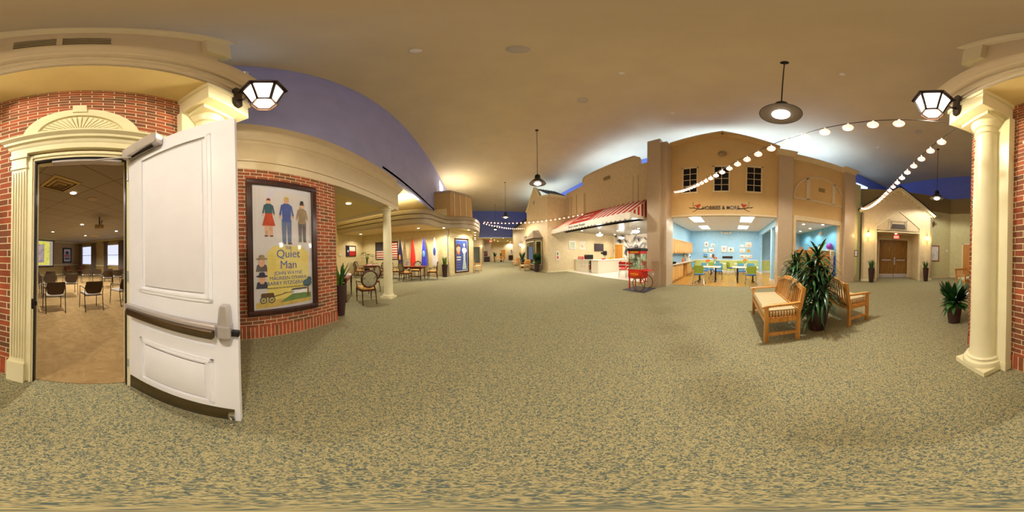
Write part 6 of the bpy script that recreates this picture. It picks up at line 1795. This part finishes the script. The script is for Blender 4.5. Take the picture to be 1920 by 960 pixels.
t = thing('towel_dispenser', 'beige towel dispenser beside the coffee maker', 'dispenser', (9.9, 2.97, 1.0)); b = MB(); b.rbox(-.11, .11, -.1, .02, 0, .34, .02); b.build('dispenser_body', M_cream, t)
def hobby_chair(label='', back=None):
    t = thing('hobby_chair', label, 'chair', (0, 0, 0), 0, 'hobby room chairs')
    for sx_ in (-1, 1):
        tubes(t, 'leg', M_chrome, [(sx_ * .25, .22, .03), (sx_ * .22, .12, .43)], .012); tubes(t, 'leg', M_chrome, [(sx_ * .25, -.27, .03), (sx_ * .22, -.14, .43), (sx_ * .22, -.23, .58)], .012)
        b = MB(); b.ell((sx_ * .25, .22, .022), (.02, .02, .022), 8, 5); b.build('caster', M_black, t); b = MB(); b.ell((sx_ * .25, -.27, .022), (.02, .02, .022), 8, 5); b.build('caster', M_black, t)
    b = MB(); b.rings([[(x * k, y * k, z) for x, y in ((-.2, -.2), (-.23, .1), (-.2, .22), (.2, .22), (.23, .1), (.2, -.2))] for z, k in ((.42, .92), (.44, 1), (.465, 1), (.48, .9))]); b.build('seat', mat('blue_chair_seat', (58, 110, 170), .7), t)
    b = MB(); b.rings([[(x, -.2 - .05 * (1 - (x / .23) ** 2) + d_ - .12 * (z - .5), z) for x, d_ in ((-w, 0), (-w / 2, 0), (0, 0), (w / 2, 0), (w, 0), (w, .022), (w / 2, .022), (0, .022), (-w / 2, .022), (-w, .022))] for z, w in ((.50, .17), (.53, .2), (.7, .225), (.82, .22), (.85, .2))]); b.build('backrest', back, t)
    return t
M_lime = mat('lime_chair_back', (154, 176, 62), .4, var=.03); M_aqb = stripes('aqua_slat_back', (120, 190, 206), (70, 120, 150), .04, 2, .4, 'OBJ')
hg, ha = hobby_chair('', M_lime), hobby_chair('', M_aqb)
fg, fa = [True], [True]
for x, y, h, lab in ((7.22, 1.43, 90, 'lime backed chair at the front table nearest the maple cabinets'), (7.28, -.88, 90, 'lime backed chair at the front table nearest the aqua posts'), (10.55, .02, 150, 'lime backed chair in profile at the end of the back table'), (9.45, 1.25, 270, 'lime backed chair behind the first front table'), (11.1, -.6, 270, 'lime backed chair behind the second back table')):
    put(hg, x, y, h, lab, fg)
for x, y, h, lab in ((8.75, 1.45, 265, 'aqua slat backed chair across the first front table'), (8.7, .72, 275, 'aqua slat backed chair behind the orange tulips'), (9.6, 2.1, 190, 'aqua slat backed chair near the back maple cabinets'), (11.25, 1.05, 270, 'aqua slat backed chair by the wall behind the back table'), (8.75, -.55, 270, 'aqua slat backed chair across the second front table'), (8.8, -1.1, 265, 'aqua slat backed chair at the outer side of the second front table')):
    put(ha, x, y, h, lab, fa)
def hobby_table(label, x, y, w, d):
    t = thing('hobby_table', label, 'table', (x, y, 0), 0, 'hobby room tables')
    b = MB(); b.rbox(-w / 2, w / 2, -d / 2, d / 2, .715, .745, .006); b.build('tabletop', mat('cream_laminate_top', (238, 222, 190), .3), t)
    for sy in (-1, 1):
        b = MB(); b.rod((0, sy * (d / 2 - .25), .05), (0, sy * (d / 2 - .25), .715), .035, n=12); b.rings([[(-.3, sy * (d / 2 - .25) - .03, z), (.3, sy * (d / 2 - .25) - .03, z), (.3, sy * (d / 2 - .25) + .03, z), (-.3, sy * (d / 2 - .25) + .03, z)] for z in (.05, .08)])
        g = b.build('leg', M_black, t)
        for sx_ in (-1, 1):
            c_ = MB(); c_.ell((sx_ * .27, sy * (d / 2 - .25), .025), (.03, .02, .025), 8, 5); c_.build('caster', M_black, g)
hobby_table('cream topped table in front nearest the maple cabinets', 7.88, 1.16, .7, 1.3)
hobby_table('cream topped table in front nearest the aqua posts', 7.88, -.68, .7, 1.25)
hobby_table('cream topped table behind, below the paired white canvases', 10.45, .95, .7, 1.2)
hobby_table('cream topped table behind, nearest the side alcove', 10.35, -.85, .7, 1.35)
def vase(x, y, label, cols, seed, s=1.0):
    rnd = random.Random(seed)
    t = thing('flower_vase', label, 'vase of flowers', (x, y, .746))
    b = MB(); b.lathe([(.001, 0), (.04, 0), (.045, .05), (.035, .12), (.045, .16), (.04, .16), (.03, .12), (.04, .05), (.001, .01)], (0, 0, 0), 14); b.build('vase', mat('pale_glass_vase', (220, 226, 210), .1), t)
    st = MB(); fl = MB()
    for k in range(11):
        a = 2.4 * k; r = (.02 + .09 * math.sqrt(k / 11)) * s; h = (.30 - .06 * (k / 11) + rnd.uniform(-.03, .03)) * s
        st.rod((0, 0, .08), (r * math.cos(a), r * math.sin(a), h), .004, n=5)
        fl.use(rnd.choice(cols)); fl.lathe([(.001, -.03), (.022, -.02), (.03, 0), (.022, .03), (.008, .04)], (r * math.cos(a), r * math.sin(a), h), 8)
    st.build('stems', M_leafy, t); fl.build('blooms', None, t)
oc = [mat('orange_tulip', (244, 112, 30), .6), mat('deep_orange_tulip', (228, 84, 28), .6)]
vase(7.9, 1.17, 'vase of orange tulips on the front table near the maple cabinets', oc, 1, 1.0)
vase(10.4, 1.05, 'vase of orange tulips on the back table below the paired canvases', oc, 2, 1.2)
vase(7.97, -.66, 'vase of orange and yellow flowers on the front table near the aqua posts', oc + [mat('yellow_bloom', (250, 196, 50), .6)], 3, 1.25)
# art on the aqua wall: (y0, z1, y1, z0, label, motif)
arts = [(1.95, 2.21, 1.68, 1.84, 'white canvas with a dark flower, highest of the group near the cabinets', [('oval', 0, 0, .05, .06, 'brown')]),
        (1.49, 2.06, 1.21, 1.84, 'small pale landscape canvas beside the dark flower canvas', [('oval', .03, -.03, .08, .03, 'green'), ('oval', -.05, .03, .05, .02, 'cream')]),
        (2.03, 1.69, 1.75, 1.46, 'white canvas with a faint brown stroke near the cabinets', [('oval', 0, 0, .08, .012, 'tan')]),
        (1.64, 1.77, 1.27, 1.46, 'white canvas with an orange fish', [('oval', 0, 0, .09, .05, 'orange'), ('oval', .09, .02, .03, .04, 'orange')]),
        (2.02, 1.34, 1.73, 1.07, 'sky blue canvas with a green meadow, lowest near the cabinets', [('rect', 0, .04, .145, .095, 'sky'), ('rect', 0, -.09, .145, .045, 'green'), ('oval', .0, -.04, .03, .03, 'pink')]),
        (1.57, 1.34, 1.22, 1.08, 'grey and white portrait canvas beside the meadow canvas', [('rect', .08, 0, .09, .12, 'grey'), ('oval', -.07, .01, .06, .06, 'cream')]),
        (.73, 1.93, .35, 1.47, 'tall white canvas with a pink flower in the centre pair', [('oval', 0, .05, .04, .07, 'pink'), ('oval', .01, -.06, .006, .07, 'green')]),
        (.29, 1.83, -.17, 1.48, 'wide white canvas with a pale green tree in the centre pair', [('oval', 0, .02, .06, .07, 'green'), ('oval', 0, -.07, .01, .05, 'tan')]),
        (-.62, 2.02, -.91, 1.83, 'small white canvas with faint lines near the side alcove', [('oval', 0, 0, .09, .006, 'cream')]),
        (-.98, 2.22, -1.45, 1.84, 'white canvas with orange and gold blossoms, largest near the alcove', [('oval', .04, -.04, .05, .04, 'orange'), ('oval', -.07, -.04, .04, .03, 'ochre')]),
        (-.58, 1.75, -.97, 1.45, 'white canvas with a pale grey drawing', [('oval', 0, 0, .09, .06, 'cream'), ('oval', 0, .03, .05, .03, 'silver')]),
        (-1.10, 1.72, -1.34, 1.46, 'small yellow canvas with a red heart', [('rect', 0, 0, .11, .12, 'ochre'), ('oval', -.02, .05, .03, .03, 'red'), ('oval', .02, .05, .03, .03, 'red')]),
        (-.61, 1.29, -1.48, 1.07, 'long white canvas with scattered orange leaves', [('oval', -.3, 0, .1, .02, 'brown'), ('oval', 0, 0, .04, .03, 'ochre'), ('oval', .25, -.02, .03, .03, 'orange'), ('oval', .34, .03, .04, .03, 'red')])]
for y0_, z1_, y1_, z0_, lab, mot in arts:
    w, h = y0_ - y1_, z1_ - z0_
    t = thing('canvas_painting', lab, 'painting', (11.7, (y0_ + y1_) / 2, (z0_ + z1_) / 2), R(-90), 'children\'s canvases on the aqua wall')
    b = MB(); b.rbox(-w / 2, w / 2, -.04, 0, -h / 2, h / 2, .004); b.build('canvas', mat('canvas_white', (240, 238, 230), .7, var=.02), t)
    b = MB()
    for k_, (kd, cx_, cz_, rx_, rz_, c_) in enumerate(mot):
        b.use(inks[c_]); yv = -.0405 - .001 * k_
        if kd == 'oval': flat(b, oval(cx_, cz_, rx_, rz_), yv, .001)
        else: flat(b, [(cx_ - rx_, cz_ - rz_), (cx_ + rx_, cz_ - rz_), (cx_ + rx_, cz_ + rz_), (cx_ - rx_, cz_ + rz_)], yv, .001)
    b.build('painted_motif', None, t)
t = thing('wall_shelf', 'dark ledge shelf on the aqua wall under the paired canvases', 'shelf', (11.7, .28, 1.13), R(-90)); b = MB(); b.box(-.37, .37, -.12, 0, -.02, .02); b.box(-.37, .37, -.02, 0, -.09, .07); b.box(-.37, .37, -.12, -.105, -.02, .03); b.build('shelf_board', mat('grey_brown_shelf', (110, 96, 92), .5), t)
t = thing('emergency_light', 'white twin head emergency light high on the aqua wall', 'emergency light', (11.7, .4, 2.85), R(-90)); b = MB(); b.rbox(-.18, .18, -.08, 0, -.07, .07, .01); b.build('housing', M_white, t)
for sx_ in (-1, 1):
    b = MB(); b.lathe([(.03, -.04), (.08, .03), (.001, .04)], (0, 0, 0), 14, M=Matrix.Translation((sx_ * .3, -.08, .02)) @ Matrix.Rotation(R(90), 4, 'X')); b.build('lamp_head', M_white, t)
def troffer(x0_, x1_, y0_, y1_, label):
    t = thing('ceiling_panel_light', label, 'ceiling light', ((x0_ + x1_) / 2, (y0_ + y1_) / 2, 3.02), 0, 'hobby room panel lights')
    w, d = (x1_ - x0_) / 2, (y1_ - y0_) / 2
    b = MB(); b.box(-w - .03, w + .03, -d - .03, -d, -.015, 0); b.box(-w - .03, w + .03, d, d + .03, -.015, 0); b.box(-w - .03, -w, -d, d, -.015, 0); b.box(w, w + .03, -d, d, -.015, 0); b.build('panel_frame', M_white, t)
    b = MB(); b.box(-w, w, -d, d, -.008, -.002); b.build('diffuser', M_troffer, t)
troffer(7.0, 8.15, 1.38, 1.9, 'ceiling light panel nearest the maple cabinets and opening'); troffer(9.4, 10.6, 1.42, 1.93, 'ceiling light panel near the back maple cabinets'); troffer(7.0, 8.2, -.97, -.4, 'ceiling light panel nearest the aqua posts and opening'); troffer(9.35, 10.5, -.97, -.4, 'ceiling light panel near the side alcove')
# second hobby space
cabinet('storage_cabinet', 'tall amber wood cabinet behind the dracaena', 'cabinet', (7.1, -3.93, 0), 90, 1.88, .5, 1.62, wood('amber_cabinet', (192, 132, 62), (210, 150, 80)), 4, 0, None)
t = thing('white_cabinet', 'white cabinet carrying the purple ball', 'cabinet', (7.3, -5.045, 0)); b = MB(); b.rbox(-.25, .3, -.12, .12, 0, 1.68, .01); b.build('cabinet_body', M_white, t); b = MB(); b.box(-.26, -.25, -.12, .12, .1, 1.6); b.build('door', M_cream, t)
t = thing('exercise_ball', 'purple exercise ball on the white cabinet', 'ball', (7.3, -5.0, 1.68)); b = MB(); b.ell((0, 0, .185), (.185, .185, .185), 28, 18); b.build('ball', mat('purple_vinyl', (138, 66, 176), .3, var=.03), t); b = MB(); b.rod((-.184, 0, .2), (-.188, 0, .2), .025, n=12); b.build('valve', mat('pale_purple', (170, 110, 200), .4), t)
b = MB(); b.rod((6.98, -5.06, .01), (6.98, -5.10, 1.35), .05, .035, 14); tag(b.build('foam_roll', mat('royal_blue_foam', (40, 60, 170), .6)), 'upright royal blue foam roll beside the white cabinet', 'foam roll')
for k, (x, y, w, lab, m_) in enumerate(((7.35, -4.4, .3, 'white basket on top of the amber cabinet', M_white), (7.35, -3.9, .24, 'cream box on top of the amber cabinet', M_cream), (7.35, -3.3, .2, 'grey box on top of the amber cabinet near the posts', M_pil))):
    t = thing('storage_basket', lab, 'basket', (x, y, 1.621)); b = MB(); b.rings([[(px_ * q, py_ * q, z) for px_, py_ in ((-.12, -w / 2), (.12, -w / 2), (.12, w / 2), (-.12, w / 2))] for z, q in ((0, .85), (.14, 1), (.15, 1.04))]); b.build('basket', m_, t)
exit_sign('exit_sign', 'unlit white exit sign on the deep aqua wall', (8.55, -5.17, 2.72), R(180), 1.0, False, .12)
b = MB(); b.lathe([(.001, .08), (.12, .07), (.17, .02), (.175, -.02), (.15, -.04), (.001, -.04)], (0, 0, 0), 24, M=Matrix.Rotation(R(-70), 4, 'Y')); t = b.build('wall_speaker', mat('beige_speaker', (150, 126, 90), .5), None, 0, (6.6, .44, 6.04)); tag(t, 'round beige speaker high on the hobby gable', 'speaker')
# hobby sign: letters, branches and two small red birds
t = thing('shop_sign', 'dark sign letters with branches and two red birds over the hobby opening', 'sign', (6.65, .465, 3.3), R(-90))
text('lettering', 'HOBBIES & MORE', .225, M_black, t, (0, -.02, 0), .012, .87, .001)
for sx_ in (-1, 1):
    b = MB()
    q = lambda x, z: (sx_ * x, -.02, z)
    b.tube([q(.68, .0), q(.82, -.04), q(.95, -.02), q(1.1, .02), q(1.28, .05), q(1.36, .08)], [.022, .02, .018, .014, .008, .003], 6)
    b.tube([q(.95, -.02), q(1.04, -.09), q(1.14, -.14), q(1.2, -.13)], [.014, .01, .007, .003], 6); b.tube([q(1.08, .02), q(1.14, .12), q(1.15, .26), q(1.18, .32)], [.013, .01, .006, .002], 6); b.tube([q(1.15, .2), q(1.12, .28)], [.006, .002], 6); b.tube([q(1.2, .03), q(1.3, .0)], [.006, .003], 6)
    b.build('branch', mat('dark_brown_branch', (58, 34, 26), .7), t)
    b = MB(); b.ell(q(.94, .10), (.075, .02, .07), 14, 8); b.ell(q(.87, .15), (.045, .02, .04), 12, 6); b.rings([[q(1.0, .10), q(1.0, .15), (sx_ * 1.0, -.03, .12)], [q(1.08, .13), q(1.08, .16), (sx_ * 1.08, -.025, .145)]]); b.rod(q(.92, .04), q(.92, .0), .004)
    b.build('bird', mat('rust_red_bird', (176, 48, 26), .5), t)

# ================================================================ GABLED FRONT DETAILS (frame V_GABLE)
def frame_pt(x, y, z, a=V_GABLE):
    return (x * math.cos(a) - y * math.sin(a), x * math.sin(a) + y * math.cos(a), z)
for n, (x0_, x1_, lab, hs) in enumerate(((1.26, 2.19, 'walnut panelled door leaf on the hobby room side', 1), (2.195, 3.125, 'walnut panelled door leaf on the large notice side', -1))):
    t = thing('panelled_door', lab, 'door', frame_pt((x0_ + x1_) / 2, 10.36, 0), V_GABLE, 'walnut double doors')
    w = x1_ - x0_
    b = MB(); b.box(-w / 2, w / 2, 0, .04, .01, 2.46); b.build('door_panel', M_paneldoor, t)
    b = MB()
    for z0_, z1_ in ((.28, .38), (.98, 1.1), (1.22, 1.34), (2.3, 2.44)):
        b.box(-w / 2 + .01, w / 2 - .01, -.02, 0, z0_, z1_)
    for s_ in (-1, 1):
        b.box(s_ * (w / 2 - .08) - .07, s_ * (w / 2 - .08) + .07, -.021, 0, .28, 2.44)
    b.build('stiles_and_rails', M_paneldoor, t)
    b = MB(); b.box(-w / 2 + .01, w / 2 - .01, -.026, -.02, .02, .27); b.build('kick_plate', M_steel, t)
    b = MB(); b.box(-.3, .3, -.03, -.02, 1.12, 1.2); b.build('mid_rail_highlight', M_steel, t)
    b = MB()
    if hs == -1:
        b.rbox(-w / 2 + .01, -w / 2 + .11, -.04, -.02, .85, 1.35, .006); b.tube([(-w / 2 + .06, -.04, .95), (-w / 2 + .06, -.08, .97), (-w / 2 + .06, -.08, 1.23), (-w / 2 + .06, -.04, 1.25)], .012)
    else:
        b.rod((w / 2 - .08, -.02, 1.1), (w / 2 - .08, -.05, 1.1), .02)
    b.build('handle', M_steel, t)
b = MB(); b.rbox(-.26, .02, -.07, 0, 0, .07, .01); t = b.build('door_closer', M_steel, None, V_GABLE, frame_pt(2.3, 10.33, 2.44)); tag(t, 'steel door closer at the top of the walnut doors', 'door closer')
exit_sign('exit_sign', 'lit red exit sign above the walnut double doors', frame_pt(2.3, 10.1, 2.63), V_GABLE, 1.15, True, .05)
b = MB(); b.rbox(-.06, .06, -.03, 0, -.08, .08, .005); t = b.build('fire_alarm', mat('alarm_red', (226, 60, 44), .4, emit=.3), None, R(-135) + R(90), frame_pt(.95, 9.5, 2.0)); t.rotation_euler = (0, 0, V_GABLE + R(90)); tag(t, 'small red fire alarm on the vestibule side wall', 'fire alarm')
t = thing('hanging_sign', 'small dark sign board in a wrought iron frame over the gabled entrance', 'sign', frame_pt(2.13, 8.86, 3.17), V_GABLE)
b = MB()
for x in (-.5, .5):
    b.rod((x, 0, -.27), (x, 0, .27), .014); b.ell((x, 0, .29), (.03, .03, .03), 8, 5); b.ell((x, 0, -.29), (.03, .03, .03), 8, 5)
b.rod((-.5, 0, .22), (.5, 0, .22), .012); b.rod((-.5, 0, -.25), (.5, 0, -.25), .012)
for s_ in (-1, 1):
    b.tube([(s_ * .48, 0, .1), (s_ * .42, 0, .18), (s_ * .36, 0, .2), (s_ * .34, 0, .12), (s_ * .4, 0, .04)], .01, 6)
b.build('iron_frame', M_steel, t)
b = MB(); b.rings([[(x, -.01, z) for x, z in ((-.42 + i, -.2 - i), (.42 - i, -.2 - i), (.36, .05), (-.36, .05))] for i in (0,)] + [[(x, .012, z) for x, z in ((-.42, -.2), (.42, -.2), (.36, .05), (-.36, .05))]]); b.build('sign_board', mat('dark_grey_board', (84, 78, 72), .5), t)
for x, z, lab in ((.45, 2.55, 'amber sconce on the notice strip side of the gabled front'), (3.89, 2.5, 'amber sconce on the large notice side of the gabled front')):
    t = thing('wall_sconce', lab, 'sconce', frame_pt(x, 8.91, z), V_GABLE, 'amber sconces on the gabled front')
    b = MB(); b.rbox(-.04, .04, -.03, 0, -.1, .14, .01); b.tube([(0, -.03, .05), (0, -.09, .12), (0, -.11, .18), (0, -.11, .14)], .01); b.lathe([(.001, .24), (.012, .2), (.05, .12), (.055, .11)], (0, -.11, 0), 12); b.lathe([(.02, -.12), (.035, -.14), (.001, -.17)], (0, -.11, 0), 12); b.build('bracket', mat('antique_brass', (120, 86, 36), .35, metal=.7), t)
    b = MB(); b.lathe([(.045, .11), (.06, .05), (.05, -.06), (.03, -.12), (.001, -.12)], (0, -.11, 0), 14); b.build('glass_shade', M_sconce, t)
    light('sconce_lamp', 'POINT', (0, -.24, .0), 9, (1, .72, .3), .05, parent=t)
t = picture('framed_notice', 'large wood framed notice on the sage diagonal wall', 'notice', frame_pt(4.73, 9.69, 1.65), V_GABLE, .82, 1.06, wood('reddish_frame', (118, 62, 28), (140, 80, 40)), .06, .03, M_paper, .02, noiseart('pale_map_print', [(.4, (232, 230, 226)), (.6, (196, 204, 200)), (.75, (216, 190, 160))], 5))
t = picture('framed_notice', 'small dark framed notice on the narrow sage strip', 'notice', (6.5, -6.22, 1.52), R(-90), .26, .36, M_frame, .03, .02, M_paper, .02)
b = MB(); b.rbox(-.07, .07, -.03, 0, -.08, .08, .005); t = b.build('wall_switch', M_white, None, V_GABLE, frame_pt(5.75, 9.69, 1.85)); tag(t, 'white wall box right of the large notice', 'wall box')
b = MB(); b.rbox(-.04, .04, -.01, 0, -.06, .06, .003); t = b.build('wall_outlet', M_white, None, R(-90), (5.95, 3.1, .5)); tag(t, 'white outlet low on the tall taupe pilaster', 'outlet')
# bench and table on the floor behind the brick side wall
lounge('pair of teak arms of a garden chair showing past the brick side wall', .95, -7.6, 300, .9)
# stem lights for gable vestibule
downlight(*frame_pt(2.155, 9.6, 2.775), 'recessed light in the vestibule of the double doors', 'vestibule light', 8)
